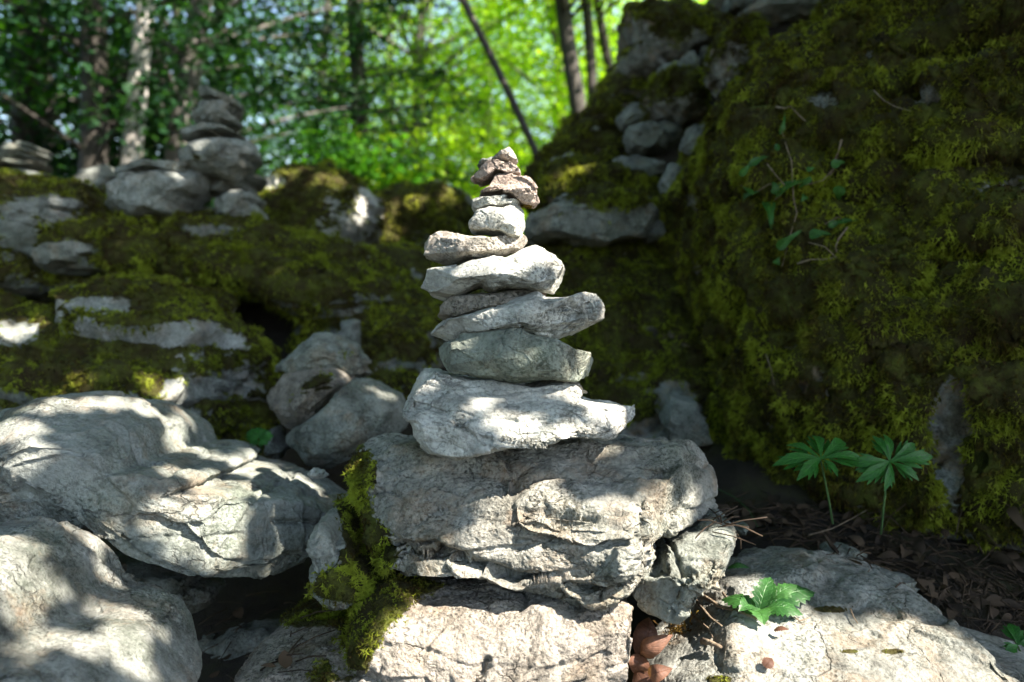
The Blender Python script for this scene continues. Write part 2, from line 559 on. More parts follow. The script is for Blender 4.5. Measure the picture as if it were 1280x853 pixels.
def bark_mat(name, c1, c2, c3, sc_=1.0):
    m, nt, b = newmat(name)
    tc = N_(nt, 'ShaderNodeTexCoord').outputs['Object']
    mp = N_(nt, 'ShaderNodeMapping'); mp.inputs['Scale'].default_value = (1, 1, .25)
    nt.links.new(tc, mp.inputs['Vector'])
    n = noise(nt, mp.outputs[0], 14 * sc_, 8, .65, .5)
    c = ramp(nt, n, [(.3, c1), (.5, c2), (.7, c3)])
    nt.links.new(c, b.inputs['Base Color']); b.inputs['Roughness'].default_value = .9
    bp = N_(nt, 'ShaderNodeBump'); bp.inputs['Strength'].default_value = .8; bp.inputs['Distance'].default_value = .02
    nt.links.new(n, bp.inputs['Height']); nt.links.new(bp.outputs[0], b.inputs['Normal'])
    M[name] = m
    return m
rock_mat('rock', pale=(.355, .375, .335), mid=(.25, .27, .235), dark=(.12, .12, .10), stain=.6, bump=1.2)
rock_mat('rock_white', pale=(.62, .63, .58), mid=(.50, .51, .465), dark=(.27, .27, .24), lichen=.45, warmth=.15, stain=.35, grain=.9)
rock_mat('rock_base', pale=(.43, .425, .375), mid=(.30, .30, .26), dark=(.13, .125, .10), stain=.45, bump=1.3, warmth=.45, grain=1.2)
rock_mat('rock_big', pale=(.335, .355, .325), mid=(.25, .27, .24), dark=(.12, .12, .105), lichen=.6, warmth=.4, stain=.7, grain=.9, bump=1.1)
rock_mat('rock_mottled', pale=(.35, .36, .33), mid=(.20, .21, .185), dark=(.075, .075, .065), lichen=1.0, warmth=.4, stain=.7, grain=1.1, bump=1.2)
rock_mat('rock_pink', pale=(.60, .50, .43), mid=(.47, .375, .315), dark=(.22, .17, .14), lichen=.15, warmth=.35, stain=.05, bump=1.5)
rock_mat('rock_green', pale=(.33, .36, .305), mid=(.24, .27, .225), dark=(.11, .12, .095), lichen=.7, warmth=.2, stain=.8)
rock_mat('rock_beige', pale=(.41, .375, .32), mid=(.29, .26, .215), dark=(.13, .11, .09), lichen=.5, warmth=.4, stain=.3, bump=1.4, grain=1.3)
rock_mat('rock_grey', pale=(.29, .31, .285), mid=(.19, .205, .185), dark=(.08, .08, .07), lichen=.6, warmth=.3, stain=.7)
rock_mat('rock_wall', pale=(.36, .37, .35), mid=(.15, .14, .115), dark=(.06, .05, .035), lichen=.6, warmth=.8, stain=.7)
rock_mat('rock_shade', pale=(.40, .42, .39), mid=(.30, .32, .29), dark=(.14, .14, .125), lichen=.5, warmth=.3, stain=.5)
rock_mat('rock_flat', pale=(.31, .32, .29), mid=(.22, .225, .20), dark=(.12, .115, .095), lichen=.7, warmth=.35, stain=.3, bump=.9, grain=1.2)
rock_mat('rock_sand', pale=(.58, .54, .47), mid=(.46, .42, .36), dark=(.24, .20, .16), lichen=.3, warmth=.4, stain=.1, bump=1.3)
moss_mat('moss', (.042, .026, .007), (.080, .074, .011), (.150, .172, .017), (.27, .325, .028))
moss_mat('moss_brown', (.045, .028, .008), (.088, .072, .012), (.160, .172, .018), (.30, .345, .030))
moss_mat('moss_bright', (.05, .04, .008), (.10, .10, .012), (.18, .20, .018), (.29, .33, .03))
moss_mat('moss_dry', (.05, .028, .008), (.10, .06, .012), (.20, .13, .02), (.30, .22, .04))
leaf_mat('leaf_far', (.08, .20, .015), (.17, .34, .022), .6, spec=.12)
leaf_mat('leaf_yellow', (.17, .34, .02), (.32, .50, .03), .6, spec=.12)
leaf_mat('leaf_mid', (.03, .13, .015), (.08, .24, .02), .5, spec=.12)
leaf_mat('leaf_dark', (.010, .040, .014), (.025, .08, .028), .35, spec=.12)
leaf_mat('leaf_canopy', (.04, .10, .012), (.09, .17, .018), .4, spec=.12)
leaf_mat('leaf_plant', (.018, .11, .012), (.035, .17, .02), .35, scale=30, rough=.45, veins=.5)
leaf_mat('leaf_ivy', (.028, .11, .014), (.05, .16, .025), .25, scale=30, rough=.4, veins=.5)
leaf_mat('leaf_fallen', (.018, .08, .018), (.045, .14, .03), .3, scale=40, rough=.4, veins=.5)
leaf_mat('leaf_brown', (.09, .040, .024), (.24, .12, .075), .25, scale=40, rough=.6, veins=.15)
leaf_mat('leaf_litter', (.022, .014, .008), (.085, .055, .032), .15, scale=20, rough=.8)
bark_mat('bark_dark', (.02, .018, .014), (.05, .045, .036), (.10, .09, .075))
bark_mat('bark_grey', (.06, .055, .05), (.15, .14, .125), (.27, .26, .24))
bark_mat('bark_white', (.22, .20, .18), (.66, .63, .58), (.78, .76, .72))
bark_mat('twig', (.10, .07, .045), (.24, .18, .12), (.38, .31, .22), 4)
bark_mat('stem_green', (.03, .08, .02), (.05, .12, .03), (.09, .16, .04), 4)

# soil for the forest floor
m, nt, b = newmat('soil')
tc = N_(nt, 'ShaderNodeTexCoord').outputs['Object']
n1 = noise(nt, tc, 7, 9, .7)
c = ramp(nt, n1, [(.3, (.012, .009, .006)), (.5, (.035, .025, .015)), (.62, (.05, .05, .015)), (.75, (.075, .055, .035))])
nt.links.new(c, b.inputs['Base Color']); b.inputs['Roughness'].default_value = .95
bp = N_(nt, 'ShaderNodeBump'); bp.inputs['Strength'].default_value = 1; bp.inputs['Distance'].default_value = .02
nt.links.new(noise(nt, tc, 40, 8, .75), bp.inputs['Height']); nt.links.new(bp.outputs[0], b.inputs['Normal'])
M['soil'] = m
# ------------------------------------------------------------------ the main cairn
CG = 'stones of the sunlit cairn'
def cs(label, outline, D, T, **kw):
    kw.setdefault('lvl', 7); kw.setdefault('rough', .55); kw.setdefault('chip', .75); kw.setdefault('strata', .12)
    return rock('cairn_stone', label, 'stone', outline, D, T, group=CG, **kw)

cs('wide pale slab with a ledge on top, lowest stone of the sunlit cairn',
   [(516, 474), (532, 466), (600, 472), (665, 482), (706, 478), (722, 486), (730, 497), (760, 503), (784, 515), (784, 537),
    (760, 543), (722, 541), (700, 552), (640, 560), (590, 568), (560, 571), (532, 562), (514, 540), (514, 500)],
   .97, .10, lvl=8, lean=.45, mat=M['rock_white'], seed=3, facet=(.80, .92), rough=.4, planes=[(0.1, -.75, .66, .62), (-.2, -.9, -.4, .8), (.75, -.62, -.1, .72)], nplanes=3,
   center=(640, 520), bumps=[(690, 528, 22, 30, .008)], cracks=[([(516, 500), (560, 508), (600, 540), (690, 545)], 5, .006)],
   strata=.4)
cs('small pinkish wedge stone tucked in the gap under the greenish cairn stone',
   [(648, 484), (664, 478), (700, 472), (722, 478), (735, 492), (700, 496), (660, 494)], 1.0, .03, lvl=6, mat=M['rock_beige'], seed=5)
cs('greenish grey long stone tapering right, directly on the lowest slab of the sunlit cairn',
   [(550, 437), (557, 430), (572, 424), (581, 414), (612, 408), (630, 410), (640, 405), (650, 408), (662, 416), (697, 426), (722, 437),
    (738, 443), (741, 452), (735, 471), (718, 476), (679, 473), (642, 478), (596, 471), (560, 464), (553, 452)],
   .97, .065, mat=M['rock_green'], seed=11, lvl=8, center=(645, 444), planes=[(.5, -.8, .35, .8), (-.45, -.85, .1, .82)], nplanes=3,
   moss=dict(base=-1.6, up=.3, var=.8, freq=20, spots=[(645, 452, 22, 14, 1.3), (660, 440, 12, 22, .7)], len=.003, wid=.0012, thick=.001, dens=400000))
cs('long pale stone with blunt raised right end, on top of the greenish cairn stone',
   [(545, 414), (548, 404), (569, 397), (624, 384), (648, 372), (667, 364), (682, 373), (715, 371), (734, 364), (745, 369),
    (755, 389), (752, 403), (734, 408), (715, 418), (691, 424), (673, 421), (648, 411), (612, 411), (581, 416), (560, 431), (549, 427)],
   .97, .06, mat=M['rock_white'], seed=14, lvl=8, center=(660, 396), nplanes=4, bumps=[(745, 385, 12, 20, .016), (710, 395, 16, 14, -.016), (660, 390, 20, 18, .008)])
cs('thin beige grey stone wedged between two larger flat stones of the sunlit cairn',
   [(547, 395), (549, 385), (563, 371), (597, 367), (624, 366), (655, 362), (670, 363), (692, 370), (642, 384), (597, 392), (551, 403)],
   .985, .055, mat=M['rock_beige'], seed=17, lvl=7, center=(606, 380), nplanes=4)
cs('thick white pitted stone with a rounded right shoulder, middle of the sunlit cairn',
   [(530, 346), (534, 342), (581, 329), (613, 322), (635, 321), (652, 314), (667, 308), (678, 309), (704, 328), (706, 337), (694, 367),
    (675, 366), (635, 363), (616, 366), (594, 362), (570, 370), (549, 384), (545, 375), (531, 361)],
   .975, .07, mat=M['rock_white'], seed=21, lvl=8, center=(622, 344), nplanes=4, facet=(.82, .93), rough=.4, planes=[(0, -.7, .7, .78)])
cs('white stone with an upturned knobbly left end, under the small blocks of the cairn',
   [(531, 312), (532, 302), (546, 289), (558, 290), (567, 294), (589, 296), (635, 296), (648, 292), (657, 293), (659, 302),
    (654, 311), (629, 321), (581, 328), (557, 333), (531, 323)],
   .98, .055, mat=M['rock_sand'], seed=25, center=(598, 310), nplanes=4, facet=(.82, .93), rough=.4)
cs('blocky pale stone with dark pits on its face, under the small flat white stone',
   [(586, 279), (594, 264), (608, 259), (635, 258), (648, 255), (655, 267), (656, 283), (651, 300), (640, 302), (626, 297), (592, 294), (587, 288)],
   .975, .04, mat=M['rock_white'], seed=28, p=5, nplanes=1, rough=.3, chip=.4)
cs('small smooth flat white stone under the pinkish block of the cairn',
   [(590, 262), (590, 250), (600, 247), (618, 245), (635, 245), (642, 252), (651, 256), (652, 263), (635, 266), (594, 267)],
   .98, .038, mat=M['rock_white'], seed=31, p=3.2, nplanes=2, chip=.5)
cs('rough pinkish brown block with crystals jutting out to the right near the cairn top',
   [(598, 244), (616, 226), (621, 217), (640, 220), (662, 225), (669, 235), (674, 251), (670, 258), (655, 259), (640, 251), (616, 246), (603, 247)],
   .975, .036, mat=M['rock_pink'], seed=34, p=3.6, nplanes=5, chip=1.4,
   moss=dict(base=-1.5, up=-.2, var=.6, freq=40, spots=[(655, 258, 22, 5, 1.8)], len=.0025, wid=.001, thick=.0005, dens=500000, mat=M['moss_dry']))
cs('reddish brown angular stone with a pointed left corner, second from the top of the cairn',
   [(589, 225), (597, 214), (608, 202), (618, 199), (646, 207), (651, 214), (651, 223), (635, 222), (618, 218), (608, 227), (597, 233)],
   .975, .034, mat=M['rock_pink'], seed=37, p=3.4, nplanes=5, chip=1.3)
cs('small pyramid shaped grey stone crowning the sunlit cairn',
   [(614, 199), (624, 189), (637, 184), (644, 193), (648, 203), (644, 208), (620, 202)], .98, .022, mat=M['rock_sand'], seed=41, p=2.6, lvl=6, nplanes=4)
cs('little dull grey chip resting behind the crowning stone on the cairn left side',
   [(596, 210), (599, 201), (616, 196), (626, 200), (612, 210)], 1.0, .02, mat=M['rock_grey'], seed=43, lvl=5, nplanes=3)

# ------------------------------------------------------------------ the boulders under the cairn
rock('boulder', 'massive cracked pale boulder carrying the sunlit cairn, moss on its left edge', 'boulder',
     [(440, 570), (455, 556), (510, 545), (600, 546), (720, 541), (790, 543), (850, 548), (882, 562), (897, 604), (894, 632), (850, 650),
      (820, 690), (800, 730), (765, 757), (700, 742), (640, 738), (560, 722), (500, 712), (474, 692), (460, 640), (446, 600)],
     1.02, .165, Tb=.24, lvl=8, lean=.20, p=3.4, mat=M['rock_base'], seed=52, center=(670, 640), nplanes=3, strata=.7, sfreq=20, sdir=(-.12, .1, 1), rough=.8,
     planes=[(0, -.50, .86, .74), (-.12, -.97, -.12, .84), (.62, -.78, .05, .76), (-.62, -.75, .2, .80)],
     bumps=[(745, 655, 40, 30, .022), (700, 715, 60, 20, .012), (500, 640, 40, 60, .008)],
     cracks=[([(468, 668), (560, 655), (620, 672), (640, 680), (700, 685), (735, 692), (780, 680)], 6, .030),
             ([(782, 600), (786, 660), (780, 690)], 4, .012),
             ([(640, 640), (700, 640), (775, 640)], 3, .006),
             ([(500, 640), (560, 660)], 3, .005)],
     moss=dict(base=-1.45, up=.35, var=1.1, freq=16, len=.010, wid=.0014, thick=.006, dens=130000, max=60000,
               spots=[(448, 640, 30, 80, 3.0), (455, 700, 42, 45, 2.6), (770, 583, 26, 8, 1.6), (500, 572, 16, 9, 1.0), (465, 590, 14, 18, 1.2), (860, 600, 30, 20, .2)]))
rock('boulder', 'knobbly grey white lobe of stone squeezed against the right flank of the cairn boulder', 'boulder',
     [(790, 690), (815, 655), (860, 640), (905, 645), (918, 665), (915, 690), (895, 722), (872, 745), (850, 770), (820, 770), (795, 750), (780, 720)],
     .97, .11, Tb=.14, lvl=7, mat=M['rock'], seed=58, lean=.2, rough=.6, chip=.7, cracks=[([(800, 700), (840, 690), (880, 705), (905, 690)], 4, .010), ([(830, 650), (836, 700), (826, 750)], 3, .008)], nplanes=5)
rock('boulder', 'broad rough boulder at the bottom, sunlit on the right and mossy on the left', 'boulder',
     [(292, 850), (312, 824), (345, 796), (392, 770), (440, 738), (485, 700), (560, 684), (640, 680), (710, 686), (762, 706), (788, 745),
      (788, 850), (770, 940), (640, 1000), (400, 1010), (290, 940)],
     .96, .13, Tb=.30, lvl=8, lean=.0, p=4.0, mat=M['rock_beige'], seed=61, center=(550, 860), nplanes=1, strata=.25, sfreq=20, rough=.8, chip=.8,
     bumps=[(660, 800, 60, 40, .008)],
     cracks=[([(540, 848), (565, 820), (590, 812), (600, 800), (612, 775)], 4, .014), ([(590, 818), (650, 814), (720, 806)], 3, .008), ([(610, 815), (604, 853)], 3, .008), ([(440, 800), (520, 800), (560, 820)], 3, .006)],
     moss=dict(base=-1.4, up=.3, var=1.2, freq=16, len=.011, wid=.0014, thick=.007, dens=130000, max=80000,
               spots=[(430, 750, 80, 36, 3.2), (455, 800, 36, 70, 1.7), (370, 770, 50, 16, 1.8), (400, 850, 40, 40, 1.1), (510, 735, 50, 16, 1.6)]))
rock('boulder', 'bluish grey stone block half buried in moss at the left foot of the cairn boulder', 'boulder',
     [(388, 690), (396, 655), (412, 640), (436, 640), (462, 665), (468, 730), (430, 760), (398, 745), (386, 715)],
     .97, .10, Tb=.18, lvl=7, mat=M['rock'], seed=66,
     moss=dict(base=-1.2, up=.3, var=1.0, freq=16, len=.012, wid=.0014, thick=.006, dens=130000, spots=[(450, 690, 26, 60, 2.4), (420, 735, 40, 22, 2.2), (430, 640, 14, 10, 1.2)]))
rock('boulder', 'long pale boulder with a high rounded back across the left side, sun patches on it', 'boulder',
     [(-90, 560), (-60, 525), (0, 515), (22, 512), (48, 499), (100, 497), (150, 495), (190, 504), (225, 520), (242, 535), (300, 556), (365, 577),
      (362, 590), (400, 600), (425, 614), (425, 640), (412, 675), (390, 702), (300, 706), (250, 702), (190, 682), (80, 676), (20, 650), (-70, 640)],
     1.12, .20, Tb=.28, lvl=8, lean=.02, p=3.0, mat=M['rock_big'], seed=71, center=(170, 600), nplanes=4, strata=.05, chip=.7, rough=.35, facet=(.76, .90),
     planes=[(.3, -.85, .42, .78), (-.35, -.80, .45, .80), (.35, -.9, -.15, .80), (-.2, -.9, -.3, .85)],
     bumps=[(230, 660, 40, 30, .02), (120, 600, 60, 40, -.012)],
     cracks=[([(225, 560), (250, 575), (265, 600), (300, 610), (345, 600)], 4, .006), ([(0, 545), (30, 540), (60, 560), (90, 555)], 4, .006),
             ([(345, 596), (330, 640), (300, 700)], 3, .006), ([(355, 590), (380, 615), (425, 618)], 4, .005), ([(240, 640), (290, 640), (330, 645)], 2.5, .004), ([(360, 640), (400, 655)], 3, .008)])
rock('pebble', 'small bright white pebble beside the tip of the long left boulder', 'pebble',
     [(384, 592), (392, 585), (406, 588), (411, 595), (400, 599), (388, 598)], 1.12, .02, lvl=5, mat=M['rock_white'], seed=74)
rock('boulder', 'blurred mottled boulder in the lower left corner nearest the camera', 'boulder',
     [(-140, 700), (-60, 674), (0, 668), (42, 684), (72, 708), (104, 732), (160, 755), (204, 770), (224, 797), (234, 835), (225, 900), (120, 1000), (-140, 980)],
     .78, .13, Tb=.20, lvl=8, lean=.4, mat=M['rock_mottled'], seed=77, center=(40, 810), nplanes=4, strata=.05, chip=.5, rough=.35, facet=(.80, .92),
     cracks=[([(0, 660), (50, 680), (90, 705), (130, 740)], 6, .008), ([(-20, 780), (60, 790), (140, 830)], 5, .006)])
rock('boulder', 'low flat boulder filling the lower right foreground with fallen leaves on it', 'boulder',
     [(840, 760), (880, 712), (925, 692), (1000, 688), (1050, 702), (1092, 720), (1145, 745), (1200, 778), (1290, 826), (1400, 880), (1440, 1000),
      (1000, 1060), (820, 1020), (800, 850)],
     .92, .20, Tb=.26, lvl=8, lean=1.0, p=2.7, mat=M['rock_flat'], seed=80, center=(1060, 850), nplanes=3, strata=.25, chip=.45, rough=.6,
     planes=[(0, -.5, .86, .62)],
     moss=dict(base=-1.5, up=.1, var=.6, freq=12, len=.004, wid=.0012, thick=.001, dens=160000,
               spots=[(1040, 762, 44, 8, 2.3), (1120, 815, 30, 7, 2.0), (1060, 815, 20, 6, 1.9), (900, 850, 30, 12, 2.2), (1170, 800, 14, 6, 1.8), (960, 780, 20, 6, 1.7)]))
rock('boulder', 'deep set dark grey stone in the hollow between the left boulders', 'boulder',
     [(100, 720), (130, 695), (200, 690), (260, 704), (280, 735), (240, 765), (170, 765)], 1.25, .08, lvl=6, mat=M['rock_grey'], seed=83)
rock('stone', 'thin upright pale splinter wedged under the long left boulder', 'stone',
     [(112, 712), (150, 702), (158, 705), (160, 735), (140, 728)], 1.08, .03, lvl=6, mat=M['rock'], seed=84)
rock('boulder', 'shadowed stone floor block below the hollow right of the corner boulder', 'boulder',
     [(190, 860), (230, 800), (300, 770), (360, 770), (400, 820), (380, 900), (220, 920)], 1.25, .12, lvl=6, mat=M['rock_grey'], seed=85)

# ------------------------------------------------------------------ middle distance, left
rock('stone', 'grey stone with a moss patch, uppermost of the three leaning stones behind the cairn', 'stone',
     [(345, 462), (374, 431), (398, 416), (418, 420), (448, 431), (463, 451), (463, 470), (430, 476), (374, 470)], 1.58, .09, lvl=6, mat=M['rock'], seed=90,
     moss=dict(base=-1.1, up=.4, var=.6, freq=9, len=.010, wid=.002, thick=.006, dens=40000, spots=[(425, 440, 22, 16, 1.3), (395, 425, 10, 20, .6)]), group='leaning stones behind the cairn')
rock('stone', 'mossy stone with a pinkish left face, left one of the three leaning stones', 'stone',
     [(334, 495), (354, 468), (398, 455), (438, 461), (446, 478), (413, 508), (369, 540), (349, 528)], 1.52, .10, lvl=6, mat=M['rock_beige'], seed=91,
     moss=dict(base=-.7, up=.5, var=.7, freq=9, len=.010, wid=.002, thick=.006, dens=40000, spots=[(400, 480, 30, 20, .6), (350, 515, 14, 20, -1)]), group='leaning stones behind the cairn')
rock('stone', 'big smooth pale stone slanting up to the right, largest of the three leaning stones', 'stone',
     [(357, 547), (398, 516), (428, 487), (443, 473), (472, 475), (502, 493), (514, 515), (507, 536), (448, 570), (413, 587), (384, 582)], 1.45, .11, lvl=7, mat=M['rock'], seed=92, chip=.5,
     group='leaning stones behind the cairn')
MB = dict(base=.15, up=.75, var=1.1, freq=5, len=.020, wid=.0032, thick=.014, dens=22000, max=60000)
def mb(**k):
    d = dict(MB); d.update(k); return d
rock('boulder', 'mossy ledge with flat grey slabs showing through, behind the long left boulder', 'boulder',
     [(-120, 405), (-60, 392), (0, 388), (80, 388), (150, 382), (240, 388), (292, 412), (328, 446), (340, 480), (336, 520), (320, 570), (200, 620), (-120, 640)],
     1.75, .26, Tb=.3, lvl=8, lean=.5, mat=M['rock_shade'], seed=95, strata=2.0, sfreq=14, nplanes=3,
     moss=mb(base=.35, dens=42000, len=.014, wid=.0025, spots=[(120, 385, 60, 12, -1.5), (250, 425, 45, 14, -1.4), (20, 420, 40, 18, -1.8), (300, 480, 40, 14, -1.2), (230, 510, 12, 30, -.8), (90, 480, 70, 40, .8)]))
rock('boulder', 'huge elongated mossy boulder like a fallen trunk below the shaded cairn', 'boulder',
     [(50, 300), (100, 282), (160, 279), (250, 286), (330, 290), (400, 306), (450, 326), (500, 350), (538, 384), (542, 420), (500, 428), (400, 394), (330, 374), (200, 352), (60, 345)],
     2.25, .30, Tb=.3, lvl=7, lean=.35, mat=M['rock_grey'], seed=97, center=(300, 340), strata=1.4,
     moss=mb(base=.65, dens=26000, spots=[(270, 290, 50, 8, -1.6), (110, 310, 60, 25, -.7), (130, 345, 60, 12, -.6)]), nplanes=3)
rock('boulder', 'layered grey and mossy rock ledge at the far left under the distant stack', 'boulder',
     [(-120, 245), (-40, 228), (10, 226), (60, 238), (130, 250), (190, 282), (200, 320), (170, 352), (90, 362), (-120, 372)],
     2.2, .30, Tb=.4, lvl=7, lean=.5, mat=M['rock_grey'], seed=99, strata=1.2, sfreq=12, moss=mb(base=.3, spots=[(70, 260, 50, 14, -1), (80, 318, 50, 14, -1.2)]), nplanes=3)
rock('stone', 'flat pale slab lying on the layered ledge at far left', 'stone',
     [(36, 318), (60, 304), (100, 302), (124, 312), (110, 330), (60, 338)], 1.98, .08, lvl=6, mat=M['rock'], seed=101)
rock('boulder', 'round moss capped boulder with a white rock shoulder right of the shaded cairn', 'boulder',
     [(325, 240), (342, 220), (400, 214), (440, 228), (470, 246), (480, 262), (475, 295), (440, 330), (345, 330), (325, 280)], 2.9, .28, lvl=7, lean=.3, mat=M['rock_white'], seed=103,
     moss=mb(base=.45, dens=16000, spots=[(345, 230, 16, 12, -2.2), (462, 255, 10, 18, -2.0)]), nplanes=3)
rock('boulder', 'squat moss covered boulder just left of the cairn top', 'boulder',
     [(466, 250), (500, 237), (560, 240), (590, 262), (594, 320), (560, 360), (480, 350), (464, 300)], 3.2, .3, lvl=7, lean=.3, mat=M['rock_grey'], seed=105, moss=mb(base=.5, dens=16000, mat=M['moss_bright']), nplanes=3)
rock('boulder', 'smooth grey slab poking out behind the squat mossy boulder', 'boulder',
     [(534, 232), (548, 226), (580, 240), (610, 262), (600, 275), (560, 262)], 3.4, .12, lvl=6, mat=M['rock'], seed=107)
rock('boulder', 'dark steep mossy rock rising behind the middle of the cairn', 'boulder',
     [(430, 330), (500, 318), (600, 322), (680, 330), (700, 420), (690, 560), (600, 610), (500, 600), (440, 520), (470, 420)],
     2.35, .28, Tb=.5, lvl=7, lean=.5, mat=M['rock_grey'], seed=109, moss=mb(base=.25, dens=22000, mat=M['moss_brown']), nplanes=3)
rock('boulder', 'dark mossy boulder filling the hollow above the three leaning stones', 'boulder',
     [(360, 430), (390, 392), (440, 372), (500, 380), (560, 400), (600, 470), (560, 560), (440, 560), (370, 500)], 2.1, .2, Tb=.3, lvl=7, lean=.4, mat=M['rock_grey'], seed=111,
     moss=mb(base=.3, dens=30000, mat=M['moss_brown'], spots=[(500, 460, 30, 10, -1), (420, 420, 20, 10, -1)]), nplanes=3)
for k, (ol, D, lab) in enumerate([
        ([(80, 240), (100, 212), (135, 206), (150, 222), (140, 245), (100, 250)], 2.7, 'brown leafy stone between the distant stack and the shaded cairn'),
        ([(410, 440), (430, 400), (450, 400), (452, 430), (440, 450)], 1.9, 'small dark stone above the three leaning stones'),
        ([(330, 545), (345, 532), (362, 560), (350, 575), (332, 570)], 1.5, 'tiny shadowed stone left of the three leaning stones')]):
    rock('stone', lab, 'stone', ol, D, .06, lvl=5, mat=M['rock_grey'], seed=120 + k)

# shaded cairn, left
SG = 'stones of the shaded cairn'
def ss(label, outline, D, T, **kw):
    kw.setdefault('mat', M['rock_shade'])
    return rock('cairn_stone', label, 'stone', outline, D, T, group=SG, lvl=6, **kw)
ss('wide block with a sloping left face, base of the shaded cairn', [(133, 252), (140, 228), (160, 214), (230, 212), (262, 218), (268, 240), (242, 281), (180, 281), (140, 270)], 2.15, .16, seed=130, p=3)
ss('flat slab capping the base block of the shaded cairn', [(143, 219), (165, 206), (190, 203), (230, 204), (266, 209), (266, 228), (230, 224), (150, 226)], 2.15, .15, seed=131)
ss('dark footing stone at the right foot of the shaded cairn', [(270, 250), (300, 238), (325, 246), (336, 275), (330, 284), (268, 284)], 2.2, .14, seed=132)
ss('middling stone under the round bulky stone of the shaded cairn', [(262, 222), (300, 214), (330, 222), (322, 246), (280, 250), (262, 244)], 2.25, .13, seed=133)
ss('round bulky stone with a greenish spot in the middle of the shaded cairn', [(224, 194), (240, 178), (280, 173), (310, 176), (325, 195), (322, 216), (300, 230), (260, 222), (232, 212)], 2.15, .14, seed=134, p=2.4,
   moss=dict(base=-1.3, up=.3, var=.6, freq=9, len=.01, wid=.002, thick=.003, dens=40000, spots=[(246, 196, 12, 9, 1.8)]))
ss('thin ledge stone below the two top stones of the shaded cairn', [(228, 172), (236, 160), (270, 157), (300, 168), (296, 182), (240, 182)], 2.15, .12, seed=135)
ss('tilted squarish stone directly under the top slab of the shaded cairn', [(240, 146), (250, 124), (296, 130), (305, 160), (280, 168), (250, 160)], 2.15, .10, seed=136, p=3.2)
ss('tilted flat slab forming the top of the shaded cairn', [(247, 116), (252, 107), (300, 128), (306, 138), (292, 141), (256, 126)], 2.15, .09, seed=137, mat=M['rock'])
FG = 'stones of the distant stack'
for k, (lab, ol) in enumerate([
        ('broad lowest slab of the distant stack at the far left', [(-40, 222), (0, 212), (50, 214), (73, 226), (70, 240), (-40, 244)]),
        ('thin middle slab of the distant stack at the far left', [(-30, 206), (20, 200), (66, 208), (60, 217), (-30, 216)]),
        ('tilted block on the distant stack at the far left', [(2, 184), (20, 180), (56, 194), (58, 208), (30, 208), (6, 200)]),
        ('small flat top slab of the distant stack at the far left', [(18, 180), (30, 177), (56, 188), (52, 193), (28, 188)])]):
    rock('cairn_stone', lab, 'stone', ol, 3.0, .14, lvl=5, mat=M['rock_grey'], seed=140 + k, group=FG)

# ------------------------------------------------------------------ right side
rock('rock_wall', 'towering mossy rock face along the whole right side with ledges and bare white spots', 'rock face',
     [(872, 215), (892, 170), (930, 118), (980, 74), (1050, 30), (1120, -30), (1250, -150), (1380, -220), (1560, -150), (1650, 200), (1600, 700), (1450, 840), (1280, 765),
      (1150, 735), (1020, 655), (960, 635), (915, 590), (890, 540), (876, 460), (862, 380), (850, 310), (856, 255)],
     1.60, .38, Tb=.6, lvl=8, lean=.26, yaw=-.24, p=3.1, mat=M['rock_wall'], seed=150, center=(1180, 330), nplanes=3, strata=1.5, sfreq=6.5, sdir=(-.25, 0, 1),
     rough=.8, chip=.7,
     planes=[(-.25, -.93, .25, .82)],
     cracks=[([(1050, 160), (1120, 134), (1200, 112), (1300, 90)], 11, .05), ([(1090, 352), (1180, 338), (1300, 342)], 11, .05), ([(1080, 270), (1180, 262), (1300, 245)], 8, .03), ([(1150, 500), (1220, 508), (1300, 500)], 8, .03)],
     bumps=[(1200, 392, 150, 24, .10), (1210, 160, 120, 32, .08), (1200, 336, 110, 16, -.05), (1190, 112, 90, 13, -.07), (1230, 250, 90, 18, -.04), (1100, 250, 40, 60, .03), (1210, 480, 90, 40, .03), (1000, 180, 90, 60, .03), (930, 420, 60, 60, .02), (1250, 570, 60, 50, .03), (1080, 640, 120, 20, -.04)],
     moss=dict(base=.85, up=.5, var=.9, freq=7, len=.016, wid=.0021, thick=.026, dens=330000, max=340000, droop=.45, mat=M['moss_brown'],
               spots=[(1195, 540, 24, 62, -3.0), (1190, 585, 20, 16, -1.6), (1190, 525, 24, 10, -1.4), (1260, 240, 60, 16, -1.4), (1030, 135, 22, 10, -2.6), (1160, 130, 24, 8, -2.1), (1080, 85, 36, 14, -1.6), (940, 85, 9, 25, -2.8),
                      (950, 140, 16, 7, -2.1), (880, 255, 12, 16, -1.9), (880, 330, 10, 10, -1.4), (850, 520, 24, 30, -2.1), (1225, 690, 50, 12, -2.3),
                      (1150, 385, 140, 24, .8), (1200, 160, 90, 40, .6), (980, 90, 80, 40, .5), (1000, 300, 60, 70, .3)]))
rock('boulder', 'steep mossy bank rock right behind the cairn, bare white flecks low down', 'boulder',
     [(640, 345), (690, 312), (760, 300), (830, 296), (880, 330), (920, 450), (930, 600), (860, 640), (640, 630), (600, 480)],
     2.0, .28, Tb=.5, lvl=8, lean=.55, mat=M['rock_wall'], seed=153, strata=1.0, sfreq=9, nplanes=3,
     moss=dict(base=.7, up=.7, var=1.0, freq=6, len=.017, wid=.0022, thick=.016, dens=90000, max=90000, mat=M['moss'],
               spots=[(845, 510, 22, 26, -2.6), (850, 545, 40, 12, -2.4), (800, 545, 40, 14, -1.6), (760, 440, 60, 20, .6)]))
rock('stone', 'white lichened stone corner at the base of the rock face behind the boulder', 'stone',
     [(824, 520), (838, 494), (866, 498), (884, 530), (890, 556), (840, 560)], 1.62, .06, lvl=6, mat=M['rock'], seed=154,
     moss=dict(base=-.7, up=.2, var=1.2, freq=14, len=.010, wid=.002, thick=.004, dens=60000))
